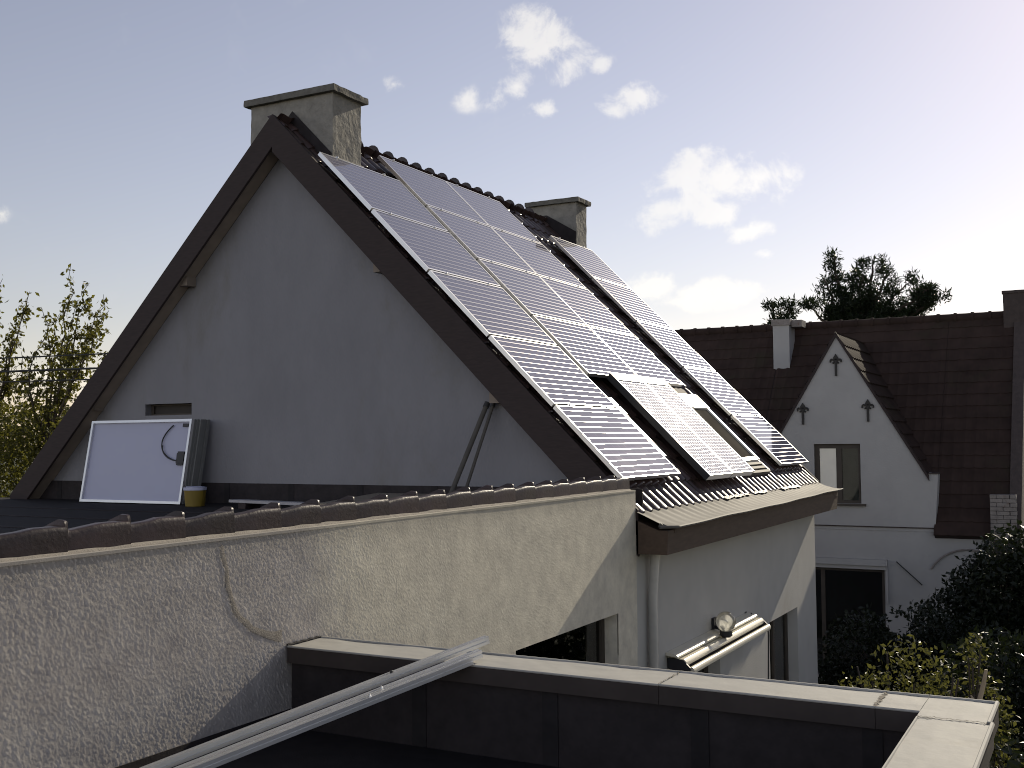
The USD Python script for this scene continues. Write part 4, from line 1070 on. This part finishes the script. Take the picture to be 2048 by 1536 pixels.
def pine(name, label, base, limbs, seed, n=70, leaf=.16):
    """a pine: trunks, upswept limbs and dense needle clumps along their outer halves"""
    r = np.random.default_rng(seed)
    t = thing(name, label, 'tree', base)
    wood, P = [], []
    for p0, p1, rad, clumps in limbs:
        c = curve(p0, p1, (0, 0, r.uniform(-.1, .25)), r, 12)
        wood.append(tube(c, np.linspace(rad, .02, 12), 6))
        for q in range(clumps):
            a = r.uniform(.18, 1.0); o = np.array([np.interp(a * 11, range(12), c[:, m]) for m in range(3)])
            out = np.array([r.normal(0, 1), r.normal(0, 1), r.uniform(-.1, .7)]); out /= np.linalg.norm(out)
            e = o + out * r.uniform(.12, .52) * (1.2 - .5 * a)
            wood.append(tube([o, (o + e) / 2 + [0, 0, -.03], e], [.012, .010, .006], 3))
            q2 = r.normal(0, 1, (n, 3)); q2 /= np.linalg.norm(q2, axis=1, keepdims=True)
            P.append(e + q2 * (r.uniform(0, 1, (n, 1)) ** .5) * np.array([.24, .24, .17]) + [0, 0, .05])
    part('trunk', cat(wood), 'bark', t, smooth=40)
    part('crown', leaves(np.concatenate(P), leaf, r, .22, -.5), 'needle', t)


B = (-6.4, 34.0, GROUND)
pine('pine_tree', 'large dark pine with upswept limbs behind the neighbouring ridge', B, [
    (B, (-6.6, 34, 2.9), .26, 0), ((-6.6, 34, 2.6), (-7.05, 34, 5.55), .12, 26), ((-6.6, 34, 2.6), (-7.35, 33.8, 4.9), .08, 14), ((-6.6, 34, 2.7), (-6.55, 34.2, 5.0), .08, 14),
    ((-6.4, 34, 2.6), (-5.85, 34, 5.45), .10, 16), ((-6.4, 34, 2.9), (-5.45, 33.9, 4.95), .08, 14), ((-6.3, 34, 2.8), (-4.25, 33.8, 4.35), .09, 26), ((-6.3, 34, 2.7), (-4.15, 34, 4.05), .08, 22),
    ((-6.3, 34, 2.6), (-4.5, 34.2, 3.75), .08, 20), ((-6.6, 34, 2.6), (-7.95, 34, 4.15), .08, 12), ((-6.6, 34, 2.5), (-7.3, 34.2, 3.75), .08, 16), ((-6.5, 34, 2.4), (-5.3, 33.8, 3.6), .08, 20),
    ((-6.5, 34, 2.6), (-6.3, 34, 4.3), .08, 20), ((-6.5, 34, 2.6), (-6.0, 34.3, 3.9), .08, 18), ((-6.4, 34, 2.9), (-5.0, 34.1, 4.55), .08, 16), ((-6.5, 34, 2.5), (-6.9, 33.8, 3.9), .08, 18), ((-6.4, 34, 2.9), (-6.2, 33.8, 4.9), .07, 12)], 41)
B = (-8.75, 34.0, GROUND)
pine('pine_tree', 'small pine top peeping out left of the white chimney', B, [
    (B, (-8.75, 34, 3.0), .14, 0), ((-8.75, 34, 2.4), (-9.0, 34, 4.25), .06, 12), ((-8.75, 34, 2.4), (-8.45, 34, 4.1), .06, 12), ((-8.75, 34, 2.5), (-8.65, 34, 3.8), .06, 10), ((-8.75, 34, 2.5), (-9.15, 34, 3.4), .05, 8)], 42)
bushy('far_tree', 'distant green trees glimpsed past the right end of the neighbouring house', (-.2, 42.0, GROUND),
      [((-.6, 42, -2.6), (2.4, 1.5, 1.5)), ((2.5, 42, -2.2), (2.4, 1.5, 1.8)), ((1.0, 42, -3.8), (4, 1.5, 1.4))], 5000, .2, 'shrub_leaf', 43, 'tree', 4, .3, 1.2)

# overhead wires coming in to the left roof slope, nearer than the trees
for lab, z in (('topmost of three overhead wires at the left', 1.645), ('middle and thickest of three overhead wires at the left', 1.386), ('lowest of three overhead wires at the left', 1.185)):
    r_ = .021 if 'thick' in lab else .014
    x1 = XR - (ZR - z)
    xs = np.linspace(-50, x1 + .05, 40)
    solo('overhead_wire', tube([(x, 14.0, z - .0011 * ((x - x1) ** 2 - (x - x1) * (-50 - x1)) * .12 - .030 * (x + 18.8) / 3) for x in xs], r_, 6), 'rubber_cable', lab, 'wire', 'overhead wires')
